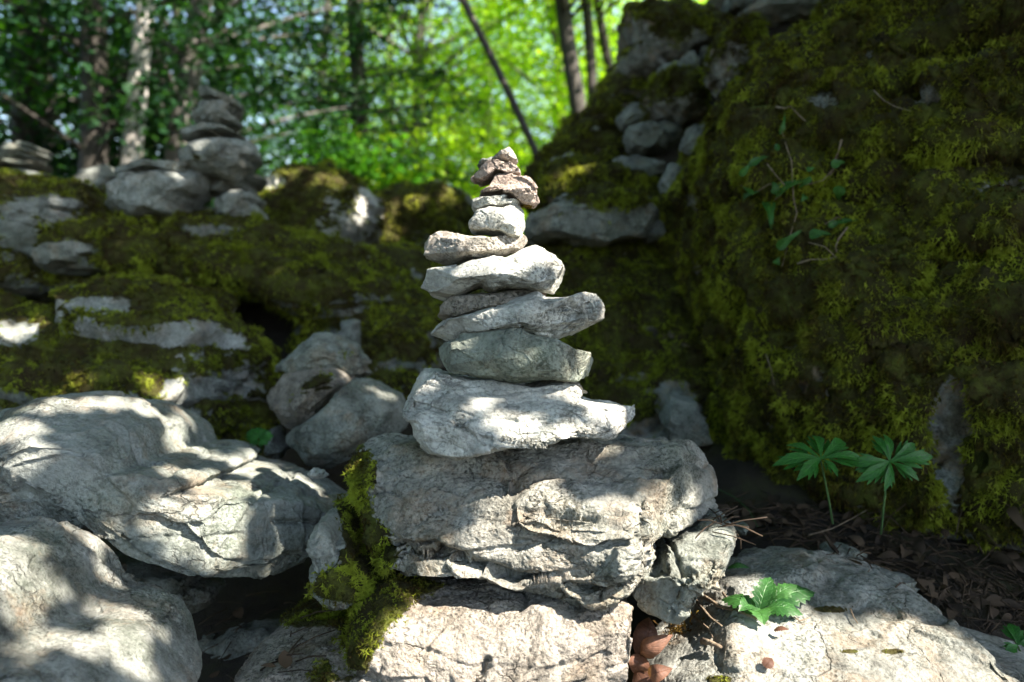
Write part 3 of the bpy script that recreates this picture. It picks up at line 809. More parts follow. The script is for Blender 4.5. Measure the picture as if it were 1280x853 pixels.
rock('boulder', 'peaked moss draped boulder standing highest against the foliage', 'boulder',
     [(773, 50), (780, 25), (795, 14), (814, 8), (856, 2), (888, 14), (911, 32), (905, 70), (870, 95), (840, 120), (800, 135), (768, 150), (752, 140), (757, 112), (771, 85)],
     2.7, .26, Tb=.4, lvl=7, lean=.15, mat=M['rock_wall'], seed=156, center=(830, 75), nplanes=4,
     moss=mb(base=-.25, mat=M['moss_brown'], dens=26000, len=.016))
rock('boulder', 'shadowy mossy ridge rock sloping down left from the peaked boulder', 'boulder',
     [(655, 240), (668, 212), (700, 182), (745, 135), (762, 112), (810, 110), (850, 150), (860, 240), (780, 280), (680, 270)],
     2.75, .30, Tb=.5, lvl=7, lean=.4, mat=M['rock_wall'], seed=158, moss=mb(base=.6, mat=M['moss_brown'], dens=26000), strata=1)
rock('boulder', 'mossy cushion stone below the small pale stones on the slope', 'boulder',
     [(804, 132), (828, 102), (860, 95), (882, 108), (878, 150), (845, 165), (808, 156)], 2.3, .14, lvl=6, mat=M['rock_wall'], seed=159, moss=mb(base=.5, dens=26000))
for k, (lab, ol, D) in enumerate([
        ('small pale stone, left one resting under the peaked boulder', [(817, 104), (824, 84), (846, 76), (858, 86), (856, 104), (836, 108)], 2.32),
        ('small rounded pale stone, middle one resting under the peaked boulder', [(852, 96), (850, 74), (864, 65), (877, 76), (872, 96)], 2.34),
        ('smallest pale stone, right one resting under the peaked boulder', [(875, 78), (876, 62), (888, 58), (892, 70), (884, 80)], 2.3)]):
    rock('stone', lab, 'stone', ol, D, .06, lvl=6, mat=M['rock_grey'], seed=160 + k, group='pale stones under the peaked boulder')
rock('boulder', 'moss topped knob at the upper edge of the rock face', 'boulder',
     [(884, 106), (888, 72), (906, 45), (926, 34), (949, 32), (956, 60), (930, 100), (900, 120)], 1.95, .12, lvl=7, mat=M['rock_wall'], seed=164, moss=mb(base=.5, dens=40000, len=.014, wid=.0024))
rock('boulder', 'pale grey green flat topped block at the top edge behind the rock face', 'boulder',
     [(905, 34), (934, 12), (965, -4), (1011, -20), (1060, -20), (1050, 25), (1000, 45), (957, 52), (920, 50)], 2.3, .18, lvl=7, mat=M['rock'], seed=165, chip=.6)
rock('boulder', 'dull grey boulder seen behind the pale flat topped block', 'boulder',
     [(900, 25), (908, 2), (926, -8), (950, 0), (955, 30), (920, 40)], 2.7, .14, lvl=6, mat=M['rock_grey'], seed=166)
rock('stone', 'grey rounded stone in the middle of the mossy slope above the tilted slab', 'stone',
     [(779, 176), (784, 160), (798, 153), (826, 158), (836, 172), (832, 192), (800, 196), (782, 190)], 2.25, .10, lvl=6, mat=M['rock_grey'], seed=167)
rock('stone', 'thin grey stone leaning behind the rounded one on the mossy slope', 'stone',
     [(800, 160), (806, 151), (836, 150), (852, 160), (850, 182), (832, 186)], 2.32, .08, lvl=6, mat=M['rock_grey'], seed=168)
rock('stone', 'flat weathered stone above the moss cushion on the slope', 'stone',
     [(752, 215), (768, 200), (795, 194), (832, 203), (832, 222), (800, 232), (764, 228)], 2.2, .10, lvl=6, mat=M['rock_grey'], seed=169,
     moss=dict(base=-.9, up=.4, var=.9, freq=12, len=.012, wid=.0024, thick=.004, dens=30000))
rock('boulder', 'bright green moss cushion hump on the slope above the tilted pale slab', 'boulder',
     [(672, 250), (684, 220), (708, 204), (734, 210), (750, 230), (800, 228), (826, 236), (830, 262), (760, 275), (680, 275)], 2.25, .2, lvl=7, lean=.4, mat=M['rock_wall'], seed=170, moss=mb(base=.7, dens=34000, len=.015, mat=M['moss_bright']))
rock('boulder', 'tilted slab with a pale lichened upper face and dark overhanging underside beside the cairn', 'boulder',
     [(656, 290), (660, 270), (690, 256), (752, 237), (764, 233), (772, 250), (814, 250), (826, 276), (800, 300), (750, 312), (700, 308), (660, 306)],
     1.95, .16, Tb=.3, lvl=7, lean=.5, mat=M['rock'], seed=171, center=(740, 275), planes=[(.1, -.75, -.6, .55), (-.2, -.55, .8, .7)], nplanes=2,
     moss=mb(base=-1.0, dens=40000, len=.012, spots=[(720, 225, 60, 14, 1.5), (790, 255, 30, 12, 1.4)]))
rock('stone', 'dark wedge of stone under the right end of the tilted slab', 'stone',
     [(796, 290), (815, 272), (832, 276), (834, 300), (806, 306)], 2.0, .08, lvl=6, mat=M['rock_grey'], seed=172)
rock('boulder', 'large mossy boulder closing the gap under the peaked boulder and the rock face', 'boulder',
     [(790, 240), (800, 150), (860, 100), (920, 90), (1000, 60), (1020, 260), (950, 400), (850, 400), (790, 330)], 2.45, .25, lvl=7, lean=.3, mat=M['rock_wall'], seed=173, moss=mb(base=.3, dens=22000, mat=M['moss_brown']))
for k, (lab, ol, D) in enumerate([
        ('flat bluish stone chip on the litter behind the low flat boulder', [(1022, 684), (1030, 677), (1060, 682), (1084, 694), (1078, 700), (1046, 698)], 1.2),
        ('small pale bluish chip of stone just right of the cairn boulder', [(916, 660), (918, 652), (934, 654), (932, 666), (922, 667)], 1.15),
        ('grey half buried stone at the foot of the rock face near the right edge', [(1140, 760), (1180, 744), (1240, 752), (1262, 775), (1200, 790)], 1.12),
        ('low dark stone between the flat boulder and the rock face foot', [(1060, 716), (1090, 706), (1140, 722), (1150, 745), (1100, 740)], 1.12)]):
    rock('stone', lab, 'stone', ol, D, .035, lvl=6, mat=M['rock'] if k < 2 else M['rock_grey'], seed=180 + k)

for k, (lab, ol, D, mt) in enumerate([
        ('bluish grey stone at the left edge of the mossy slope near the cairn top', [(672, 222), (690, 200), (716, 190), (722, 204), (700, 222), (682, 232)], 2.5, 'rock_shade'),
        ('small pale chip of stone halfway up the left edge of the mossy slope', [(735, 168), (742, 158), (752, 160), (750, 172), (740, 176)], 2.5, 'rock'),
        ('brown blocky stone under the left side of the peaked boulder', [(770, 150), (790, 128), (822, 132), (828, 152), (800, 162), (776, 164)], 2.4, 'rock_grey'),
        ('grey block wedged between the flat weathered stone and the rock face', [(822, 232), (836, 206), (860, 204), (868, 230), (852, 250), (828, 250)], 2.05, 'rock_shade'),
        ('dark brown stone below the moss topped knob', [(850, 185), (862, 160), (890, 152), (902, 172), (885, 196), (860, 200)], 1.95, 'rock_grey'),
        ('small flat stone lying on the bright green moss cushion', [(690, 252), (706, 242), (726, 246), (724, 256), (700, 260)], 2.0, 'rock_shade')]):
    rock('stone', lab, 'stone', ol, D, .07, lvl=6, mat=M[mt], seed=200 + k)
# ------------------------------------------------------------------ forest floor
def ground_z(x, y):
    z = np.interp(y, [-300, 0, .9, 1.15, 1.6, 1.9, 2.2, 2.7, 3.3, 4.5, 7, 30, 300], [-.2, -.15, -.03, -.03, .04, .20, .42, .52, .66, .62, .30, .1, -1.0])
    hill = 1.25 * np.clip(x - .05, 0, 1.6) * sstep(1.75, 2.5, y) * (1 - sstep(3.4, 5.2, y))
    foot = .12 * sstep(.20, .45, x) * sstep(.8, 1.15, y) * (1 - sstep(1.6, 2.0, y)) 
    left = .12 * np.clip(-x - .3, 0, 1.5) * sstep(2.0, 3, y)
    q = np.stack([x, y, np.zeros_like(x)], -1).reshape(-1, 3)
    n = (fbm(q * 1.1 + 4, 4) * .10 + fbm(q * 7 + 9, 4) * .02).reshape(np.shape(x))
    near = np.exp(-(y / 30) ** 2)
    return z + hill + foot + left + n * near * sstep(.2, 1.2, np.abs(y))


k = np.linspace(-1, 1, 420)
gx = np.sinh(k * 6.2) / np.sinh(6.2) * 300
gy = np.sinh(k * 6.2) / np.sinh(6.2) * 300 + 1.6
X, Y = np.meshgrid(gx, gy)
Z = ground_z(X, Y)
V = np.stack([X, Y, Z], -1).reshape(-1, 3)
i = np.arange(419)[:, None] * 420 + np.arange(419)[None]
q = np.stack([i, i + 1, i + 421, i + 420], -1).reshape(-1, 4)
ground = link('ground', mesh_np('ground', V, [q]), M['soil'])
tag(ground, kind='structure')

from mathutils.bvhtree import BVHTree


def bvh_of(objs):
    vs, fs, k = [], [], 0
    for o in objs:
        me = o.data
        v = np.empty(len(me.vertices) * 3, np.float32); me.vertices.foreach_get('co', v); v = v.reshape(-1, 3) + np.array(o.location)
        tot = me.polygons[0].loop_total
        f = np.empty(len(me.loops), np.int32); me.loops.foreach_get('vertex_index', f)
        vs.append(v); fs.append((f.reshape(-1, tot) + k)); k += len(v)
    V = np.concatenate(vs)
    return BVHTree.FromPolygons(V.tolist(), [t for f in fs for t in f.tolist()])


WALLS = [o for o in COL.objects if o.name.startswith('rock_wall')]
near = []
for o in COL.objects:
    if o.type == 'MESH' and o.parent is None and o.get('category') in ('boulder', 'rock face') and o.location.y < 1.9 and len(o.data.vertices) > 5000:
        near.append(o)
near.append(ground)
SURF = bvh_of(near)


def hit(px, py, off=.004):
    d = Vector(P(px, py, 1.0) - C0).normalized()
    loc, n, i, dist = SURF.ray_cast(Vector(C0), d)
    if loc is None:
        return P(px, py, 1.3), np.array([0, -1., 0])
    n = np.array(n)
    if n @ np.array(d) > 0: n = -n
    return np.array(loc) + n * off, n



# ------------------------------------------------------------------ spots chosen to be sunlit; canopy leaves on their sun line are dropped
LIT = [  # px, py, depth, radius in metres
    (640, 205, .98, .05), (650, 245, .98, .055), (640, 285, .98, .05), (580, 310, .98, .045), (620, 345, .97, .045), (565, 350, .97, .03), (680, 340, .97, .035),
    (735, 380, .97, .022), (742, 395, .97, .016), (680, 385, .97, .022), (655, 374, .97, .014), (555, 403, .96, .010), (545, 395, .96, .012),
    (532, 472, .95, .012), (750, 520, .96, .03), (772, 525, .97, .02), (700, 500, .95, .012), (735, 500, .98, .02), (600, 515, .92, .012), (650, 530, .90, .010),
    (590, 708, .86, .028), (640, 704, .86, .034), (695, 692, .86, .036), (745, 660, .86, .030), (765, 640, .86, .020), (720, 645, .86, .018), (750, 690, .86, .035), (712, 728, .86, .020), (660, 725, .86, .020), (765, 722, .86, .030), (560, 725, .87, .016), (620, 680, .87, .016), (730, 700, .86, .02),
    (805, 665, .88, .026), (850, 650, .88, .018), (830, 690, .88, .028), (830, 605, .9, .014), (865, 620, .9, .012), (870, 690, .88, .018), (895, 665, .88, .014), (850, 730, .88, .030), (800, 720, .88, .030),
    (490, 800, .82, .025), (520, 770, .82, .025), (560, 760, .82, .030), (610, 770, .82, .040), (670, 780, .82, .045), (730, 790, .82, .045), (770, 810, .82, .030), (520, 830, .80, .035), (580, 830, .80, .045), (650, 840, .80, .050), (720, 845, .80, .045), (470, 840, .80, .020),
    (910, 730, .94, .025), (900, 750, .92, .030), (930, 770, .9, .030), (975, 760, .9, .022), (960, 800, .87, .050), (1020, 790, .88, .040), (1080, 800, .87, .045), (1130, 790, .88, .030), (1150, 815, .86, .045), (1220, 835, .84, .040), (900, 810, .88, .040), (960, 845, .8, .050), (1050, 845, .8, .060), (1140, 850, .8, .060), (880, 850, .82, .040), (820, 800, .9, .03),
    (15, 540, 1.0, .030), (42, 560, 1.0, .015), (20, 575, 1.0, .020), (60, 507, 1.03, .018), (100, 505, 1.05, .016), (140, 503, 1.06, .016), (180, 510, 1.08, .018), (215, 530, 1.07, .020), (235, 560, 1.03, .022), (215, 590, 1.0, .018), (250, 590, 1.0, .020),
    (285, 575, 1.03, .020), (320, 580, 1.05, .020), (350, 582, 1.08, .012), (280, 610, 1.0, .025), (310, 615, 1.0, .020), (250, 640, .98, .025), (290, 650, .98, .025), (230, 670, .96, .020), (270, 685, .96, .020), (295, 690, .98, .010), (330, 610, 1.0, .015),
    (100, 665, .95, .010), (140, 672, .95, .010), (190, 650, .95, .012), (-30, 555, 1.0, .05), (395, 590, 1.1, .014),
    (15, 675, .76, .022), (50, 700, .75, .014), (20, 725, .72, .020), (-20, 690, .75, .050), (60, 730, .72, .015), (30, 760, .70, .020), (130, 760, .70, .015), (160, 790, .70, .020), (190, 780, .71, .012), (150, 820, .68, .020), (180, 835, .69, .015), (60, 800, .68, .015), (20, 820, .66, .012),
    (15, 415, 1.68, .040), (210, 500, 1.5, .02), (235, 525, 1.5, .018), (228, 480, 1.56, .015), (180, 480, 1.52, .012), (80, 490, 1.5, .018), (140, 728, 1.06, .012),
    (345, 232, 2.7, .03), (455, 255, 2.7, .03), (500, 262, 2.95, .06), (415, 225, 2.7, .04), (560, 245, 3.0, .03), (430, 470, 1.5, .012), (470, 500, 1.4, .016),
    (715, 215, 2.1, .03), (290, 238, 2.12, .008), (230, 200, 2.04, .006), (1010, 20, 2.2, .012), (945, 15, 2.3, .02),
]
def _on(a, b, d):
    q = hit(a, b, 0)[0]
    return q if abs((q - C0) @ FW - d) < .3 else P(a, b, d)


_LC = np.array([_on(a, b, d) for a, b, d, r in LIT]); _LR = np.array([r for *_, r in LIT])


def shade_filter(c, half):
    """keep mask that drops leaves blocking the sun from a LIT spot"""
    keep = np.ones(len(c), bool)
    for q, r in zip(_LC, _LR):
        e = c - q
        t = e @ SUN
        d = np.linalg.norm(e - t[:, None] * SUN, axis=1)
        keep &= ~((t > 0) & (d < r * .85 + half * .28))
    return keep


def leaf_mesh(bagV, bagR, c, size, rs, flat=.5, asp=.62):
    n = len(c)
    up = rs.normal(0, 1, (n, 3)); up[:, 2] = np.abs(up[:, 2]) + flat * 2; up /= np.linalg.norm(up, axis=1)[:, None]
    a = np.cross(up, rs.normal(0, 1, (n, 3))); a /= np.linalg.norm(a, axis=1)[:, None]
    b = np.cross(up, a)
    s = (size * rs.uniform(.6, 1.25, n))[:, None]
    v = np.stack([c - a * s * .5, c + b * s * asp * .5 + a * s * .02 + up * s * .05, c + a * s * .5 - up * s * .08, c - b * s * asp * .5 + a * s * .02 + up * s * .05], 1)
    bagV.append(v.reshape(-1, 3)); bagR.append(np.repeat(rs.rand(n), 4))


def leaves_obj(name, c, size, seed, mat, parent, loc, flat=.5, asp=.62):
    rs = np.random.RandomState(seed)
    bv, br = [], []
    leaf_mesh(bv, br, c, size, rs, flat, asp)
    V = np.concatenate(bv)
    q = np.arange(len(V)).reshape(-1, 4)
    me = mesh_np(name, V - loc, [q], {'rnd': np.concatenate(br)}, smooth=False)
    return link(name, me, mat, parent)


def tree(name, label, base, top, r0, r1, seed, bark, leafm, crown, nbr, nleaf, lsize, clump=.35, filt=False, group=None, conifer=False, spread=None, cat='tree'):
    """crown: (cx, cy, cz, rx, ry, rz); trunk from base to top"""
    rs = np.random.RandomState(seed)
    base = np.array(base, float); top = np.array(top, float)
    root = empty(name, base)
    tag(root, label, cat, group)
    n = 14
    ts = np.linspace(0, 1, n)
    L = np.linalg.norm(top - base)
    wob = np.stack([fbm(np.stack([ts * 3 + seed, ts * 0 + kk * 9.1, ts * 0], 1), 2) for kk in range(3)], 1) * L * .02
    wob *= np.sin(ts * PI)[:, None]
    pts = base + (top - base) * ts[:, None] + wob
    rad = r0 + (r1 - r0) * ts; rad[0] *= 1.35
    bg = Bag(); bg.tube(pts, rad, 14, .07, seed)
    bg.build('trunk', M[bark], root, off=base)
    cx, cy, cz, rx, ry, rz = crown
    br = Bag(); cl = []
    for i in range(nbr):
        u = rs.normal(0, 1, 3); u /= np.linalg.norm(u); u *= rs.uniform(.35, 1) ** .6
        c = np.array([cx + u[0] * rx, cy + u[1] * ry, cz + u[2] * rz])
        if conifer:
            hh = rs.rand() ** .8
            an = rs.uniform(0, 2 * PI)
            rr = (1 - hh) * .9 + .12
            c = np.array([cx + math.cos(an) * rx * rr, cy + math.sin(an) * ry * rr, cz - rz + 2 * rz * hh - .12 * rx * rr])
        ta = np.clip((c[2] - base[2] - (.1 if conifer else .45) * np.hypot(c[0] - cx, c[1] - cy)) / max(top[2] - base[2], .1), .08, .98)
        a = base + (top - base) * ta
        a = np.array([np.interp(ta, ts, pts[:, k2]) for k2 in range(3)])
        m1 = a + (c - a) * .5 + np.array([0, 0, .08 * np.linalg.norm(c - a)]) + rs.normal(0, .06, 3)
        tt = np.linspace(0, 1, 7)[:, None]
        bp = (1 - tt) ** 2 * a + 2 * tt * (1 - tt) * m1 + tt ** 2 * c
        rb = max(.008, min(.45 * (r0 + (r1 - r0) * ta), .012 * np.linalg.norm(c - a) + .006))
        if filt:
            fine = np.stack([np.interp(np.linspace(0, 1, 60), tt[:, 0], bp[:, k2]) for k2 in range(3)], 1)
            bad = np.where(~shade_filter(fine, .02))[0]
            cut = 1.0 if len(bad) == 0 else max(.02, (bad[0] - 2) / 59)
            t3 = np.linspace(0, cut, 7)[:, None]
            br.tube((1 - t3) ** 2 * a + 2 * t3 * (1 - t3) * m1 + t3 ** 2 * c, np.linspace(rb, .004, 7), 6, 0, i)
        else:
            br.tube(bp, np.linspace(rb, .004, 7), 6, 0, i)
        for t in (.45, .62, .78, .9, 1.0):
            q = (1 - t) ** 2 * a + 2 * t * (1 - t) * m1 + t * t * c
            cl.append(np.append(q, .4 + .6 * t))
    br.build('branches', M[bark], root, off=base)
    cl = np.array(cl)
    w = cl[:, 3] / cl[:, 3].sum()
    idx = rs.choice(len(cl), nleaf, p=w)
    sp = np.array(spread or [clump, clump, clump * .35])
    c = cl[idx, :3] + rs.normal(0, 1, (nleaf, 3)) * sp
    if filt:
        c = c[shade_filter(c, lsize)]
    c = c[c[:, 2] > ground_z(c[:, 0], c[:, 1]) + .1]
    leaves_obj('crown', c, lsize, seed, M[leafm], root, base, flat=.35 if not conifer else .1, asp=.62 if not conifer else .3)
    return root


def at(px, d, z=None):
    q = P(px, 331, d)
    return (q[0], q[1], ground_z(np.array([q[0]]), np.array([q[1]]))[0] - .1 if z is None else z)


def up_to(px, py, d, h):
    """a point on the line of sight through the pixel, stretched up to height h by extending the trunk line"""
    return P(px, py, d)


def trunk_line(p0, p1, d0, d1, h):
    a = P(p0[0], p0[1], d0); b = P(p1[0], p1[1], d1)
    dirn = (b - a) / (b[2] - a[2])
    zg = ground_z(np.array([a[0]]), np.array([a[1]]))[0] - .15
    return a + dirn * (zg - a[2]), a + dirn * (h - a[2])


# trees standing in the picture: (label, lower px, upper px, depth, r0, height, bark, leaf, crown, branches, leaves)
G1 = 'trees of the wood behind the rocks'
TREES = [
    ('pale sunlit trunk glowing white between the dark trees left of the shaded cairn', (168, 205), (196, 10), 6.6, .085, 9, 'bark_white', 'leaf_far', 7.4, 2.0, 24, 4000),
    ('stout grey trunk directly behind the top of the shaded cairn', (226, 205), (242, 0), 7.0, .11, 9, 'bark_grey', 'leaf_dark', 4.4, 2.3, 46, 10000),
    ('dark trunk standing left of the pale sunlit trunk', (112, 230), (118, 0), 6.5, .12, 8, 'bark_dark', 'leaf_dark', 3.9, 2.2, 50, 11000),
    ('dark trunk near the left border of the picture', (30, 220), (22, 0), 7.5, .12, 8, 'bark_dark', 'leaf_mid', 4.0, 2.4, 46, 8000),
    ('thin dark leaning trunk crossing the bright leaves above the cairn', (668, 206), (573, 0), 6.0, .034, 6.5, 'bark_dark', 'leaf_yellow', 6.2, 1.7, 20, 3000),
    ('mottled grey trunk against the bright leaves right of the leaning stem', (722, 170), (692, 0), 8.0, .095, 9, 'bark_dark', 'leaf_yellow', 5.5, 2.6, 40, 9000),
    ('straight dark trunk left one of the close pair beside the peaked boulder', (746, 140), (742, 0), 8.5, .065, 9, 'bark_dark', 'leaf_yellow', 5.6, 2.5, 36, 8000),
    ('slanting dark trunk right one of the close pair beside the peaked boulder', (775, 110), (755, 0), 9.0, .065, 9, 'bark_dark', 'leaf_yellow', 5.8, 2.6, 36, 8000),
    ('slim pale trunk right of the shaded cairn below the blue sky gaps', (388, 215), (398, 60), 11.0, .07, 8, 'bark_grey', 'leaf_far', 4.2, 2.6, 40, 7000),
]
for i, (lab, a, b, d, r, h, bk, lf, cz, cr, nb, nl) in enumerate(TREES):
    p0, p1 = trunk_line(a, b, d, d, h)
    mid = p0 + (p1 - p0) * ((cz - p0[2]) / (p1[2] - p0[2]))
    tree('broadleaf_tree', lab, p0, p1, r, r * .45, 300 + i, bk, lf, (mid[0], mid[1], cz, cr, cr, 2.2 if cz > 5.4 else cz - .95), nb, nl, .085, clump=.30, group=G1)

# dark spruces
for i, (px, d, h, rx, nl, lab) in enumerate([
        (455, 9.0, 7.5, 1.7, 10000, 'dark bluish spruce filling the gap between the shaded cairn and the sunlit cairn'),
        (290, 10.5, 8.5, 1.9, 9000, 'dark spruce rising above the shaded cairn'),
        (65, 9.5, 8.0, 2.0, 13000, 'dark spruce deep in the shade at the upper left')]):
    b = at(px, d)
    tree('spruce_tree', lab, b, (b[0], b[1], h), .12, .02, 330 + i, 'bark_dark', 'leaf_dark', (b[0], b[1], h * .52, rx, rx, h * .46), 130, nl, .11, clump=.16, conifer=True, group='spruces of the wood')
# farther broadleaf trees whose leaves make the bright background
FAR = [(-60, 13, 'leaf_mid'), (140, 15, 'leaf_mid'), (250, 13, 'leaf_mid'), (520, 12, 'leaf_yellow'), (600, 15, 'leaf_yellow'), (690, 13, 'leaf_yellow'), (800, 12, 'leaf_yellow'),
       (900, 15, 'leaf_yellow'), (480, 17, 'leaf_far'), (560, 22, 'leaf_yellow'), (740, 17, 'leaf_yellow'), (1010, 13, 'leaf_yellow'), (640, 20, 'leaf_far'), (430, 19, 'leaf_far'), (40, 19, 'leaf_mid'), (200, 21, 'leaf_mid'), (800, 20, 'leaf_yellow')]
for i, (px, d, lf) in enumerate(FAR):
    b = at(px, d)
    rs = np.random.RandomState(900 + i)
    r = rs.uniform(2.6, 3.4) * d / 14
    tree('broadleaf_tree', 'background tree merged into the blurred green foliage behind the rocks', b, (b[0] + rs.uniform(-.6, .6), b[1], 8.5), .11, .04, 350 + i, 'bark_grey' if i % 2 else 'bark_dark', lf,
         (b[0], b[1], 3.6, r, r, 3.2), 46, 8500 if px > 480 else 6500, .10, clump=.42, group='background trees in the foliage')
# low hazel bushes that close the view to the horizon
for i, (px, d, lf) in enumerate([(380, 8, 'leaf_mid'), (480, 11, 'leaf_mid'), (560, 8.5, 'leaf_yellow'), (640, 10, 'leaf_yellow'), (200, 8.5, 'leaf_dark'), (60, 8, 'leaf_dark'), (720, 11, 'leaf_yellow')]):
    b = at(px, d)
    tree('hazel_bush', 'low leafy bush in the blurred foliage just above the mossy rocks', b, (b[0], b[1], 1.7), .03, .012, 380 + i, 'bark_dark', lf,
         (b[0], b[1], 1.25, 1.3, 1.0, .8), 30, 4200, .085, clump=.2, group='bushes above the mossy rocks', cat='bush')

# the wood on the near side: trees left of, behind and right of the camera
for i, (x, y, r) in enumerate([(-6.5, -1.5, 2.8), (-3.0, -5.0, 2.8), (1.5, -6.5, 2.8), (6.0, -6.5, 2.8), (-8.0, 2.5, 2.8), (-7.5, 6.5, 2.6), (-5.5, -9, 3.0)]):
    if i in (0, 1, 4, 6): tree('broadleaf_tree', 'tree of the surrounding wood standing outside the photographed corner', (x, y, ground_z(np.array([x]), np.array([y]))[0] - .1), (x + .3, y, 8), .14, .05, 470 + i, 'bark_grey', 'leaf_canopy',
         (x, y, 4.6, r, r, 3.4), 40, 6500, .22, clump=.5, filt=True, group='trees of the surrounding wood')

# unseen beeches added to shade the stones, crowns holed towards the LIT spots
for i, (lab, x, y, cxy, n, rr, rz, cz, trunk, ls) in enumerate([
        ('unseen young beech added on the right, low boughs holed to dapple the cairn', 3.5, -.9, (1.5, .35), 60000, 1.75, .35, 2.5, .07, .07),
        ('unseen tall beech added right of the camera for more shade above the young beech', 5.6, -.8, (3.0, .2), 26000, 2.3, .8, 4.5, .16, .10),
        ('unseen beech added uphill of the rock face to shade the mossy slope', 5.6, 2.8, (3.4, 1.9), 26000, 2.3, .9, 4.7, .17, .10),
        ('unseen beech added behind the rock face to shade the left boulders', 6.6, 5.2, (3.5, 4.2), 30000, 2.4, .9, 5.2, .15, .10),
        ('unseen beech added with a wide crown to block sky over the shaded cairn', -4.2, 3.2, (-1.6, 2.6), 26000, 2.2, .6, 3.7, .15, .10),
        ('unseen beech added to block sky above the mossy ledge', -4.6, .6, (-2.4, .4), 18000, 1.7, .6, 3.9, .15, .10)]):
    tree('shade_beech', lab, (x, y, ground_z(np.array([x]), np.array([y]))[0] - .1), (x * .9, y, cz + 1.2), trunk, .04, 420 + i, 'bark_grey', 'leaf_canopy',
         (cxy[0], cxy[1], cz, rr, rr, rz), 110, n, ls, clump=.36, spread=[.30, .30, .10 if i == 0 else .16], filt=True, group='added shade beeches around the spot')
# ------------------------------------------------------------------ small plants, leaves and twigs, laid on the rock surfaces
def leaf(bag, a, b, width, nrm, prof=None, fold=.18, bend=.15, teeth=0, rnd=.5, nseg=12):
    """a leaf blade from a to b, width in metres, folded along the midrib"""
    a = np.array(a, float); b = np.array(b, float)
    ax = b - a; L = np.linalg.norm(ax); ax /= L
    nrm = np.array(nrm, float); nrm -= ax * (nrm @ ax); nrm /= max(np.linalg.norm(nrm), 1e-6)
    sd = np.cross(nrm, ax)
    t = np.linspace(0, 1, nseg + 1)
    if prof is None:
        w = np.sin(np.clip(t, 0, 1) ** .8 * PI) ** .8
    else:
        w = np.interp(t, [p_[0] for p_ in prof], [p_[1] for p_ in prof])
    if teeth:
        w = w * (1 + .16 * np.where((np.arange(nseg + 1) % 2) == 0, 1, -1))
        w[-1] = 0
    c = a + ax * (t * L)[:, None] + nrm * (np.sin(t * PI) * bend * L - bend * .6 * L * t ** 2)[:, None]
    lft = c + sd * (w * width / 2)[:, None] + nrm * (w * width * fold)[:, None]
    rgt = c - sd * (w * width / 2)[:, None] + nrm * (w * width * fold)[:, None]
    V = np.stack([lft, c, rgt], 1).reshape(-1, 3)
    i = np.arange(nseg)[:, None] * 3
    q = np.concatenate([i + np.array([[0, 1, 4, 3]]), i + np.array([[1, 2, 5, 4]])])
    bag.add(V, q, None, rnd, np.repeat(t, 3), np.tile([-1., 0., 1.], nseg + 1))


def lobed(bag, c, tips, nrm, width, rnd=.5, z=0):
    """palmate leaf: each lobe has a broad base, two side points and a toothed end"""
    for k, tp in enumerate(tips):
        tp = np.array(tp); ax = tp - c; L = np.linalg.norm(ax); u = ax / L
        n = np.array(nrm); sd = np.cross(n, u); sd /= np.linalg.norm(sd)
        prof = [(0, .08), (.25, .42), (.5, .85), (.62, 1.0), (.75, .78), (.9, .4), (1, 0)]
        leaf(bag, c, tp, width * L, n, prof, fold=.16, bend=.14, rnd=rnd + .1 * (k % 2), nseg=10)
        for s, tt in ((1, .40), (-1, .40), (1, .58), (-1, .58)):
            s0 = c + ax * (tt - .22)
            s1 = c + ax * (tt + .27) + sd * s * L * width * (.85 if tt < .5 else .62)
            leaf(bag, s0, s1, width * L * .42, n, [(0, .3), (.5, 1), (.8, .6), (1, 0)], fold=.06, bend=.03, rnd=rnd + .05 * s, nseg=6)


def plant(name, label, cat, stems, leaves, D, group=None):
    base = P(*stems[0][0], D)
    root = empty(name, base); tag(root, label, cat, group)
    for st in stems:
        bg = Bag(); pts = [P(x, y, D + dz) for (x, y), dz in zip(st, np.linspace(.03, 0, len(st)))]
        bg.tube(pts, np.linspace(.0017, .0011, len(pts)), 7)
        bg.build('stem', M['stem_green'], root, off=base)
    for c, tips, nrm, w, tilt in leaves:
        bg = Bag(); cc = P(*c, D)
        tp = [P(x, y, D + tilt * (c[1] - y) / FPX * D) for x, y in tips]
        lobed(bag=bg, c=cc, tips=tp, nrm=np.array(nrm, float) / np.linalg.norm(nrm), width=w, rnd=.45)
        bg.build('leaf', M['leaf_plant'], root, off=base)
    return root


plant('wild_plant', 'green plant with one feathery palmate leaf on a thin stem, left one of two', 'plant',
      [[(1041, 655), (1036, 625), (1031, 600), (1026, 576)]],
      [((1026, 574), [(966, 580), (982, 554), (1017, 541), (1058, 549), (1084, 574), (1048, 594), (998, 598)], (.05, -.65, .75), .25, 1.6)], 1.04, 'palmate plants at the foot of the rock face')
plant('wild_plant', 'green plant with a broad deeply cut leaf facing the camera, right one of two', 'plant',
      [[(1101, 668), (1104, 640), (1107, 610), (1110, 580)]],
      [((1112, 577), [(1091, 543), (1106, 541), (1146, 553), (1169, 570), (1150, 600), (1107, 613), (1072, 602), (1058, 580)], (.05, -.88, .45), .27, .7)], 1.04, 'palmate plants at the foot of the rock face')
q_, _n = hit(325, 545, 0)
plant('wild_plant', 'tiny clover like plant in the dark gap left of the three leaning stones', 'plant', [[(326, 566), (325, 548)]],
      [((324, 547), [(308, 540), (318, 535), (332, 536), (342, 545), (334, 556), (312, 555)], (0, -.8, .6), .6, .8)], 1.34)
plant('wild_plant', 'small toothed green sprout at the very bottom right corner', 'plant', [[(1290, 850), (1278, 820), (1268, 800)]],
      [((1272, 806), [(1262, 778), (1276, 790), (1290, 800), (1256, 816)], (-.2, -.8, .5), .5, .8)], .98)

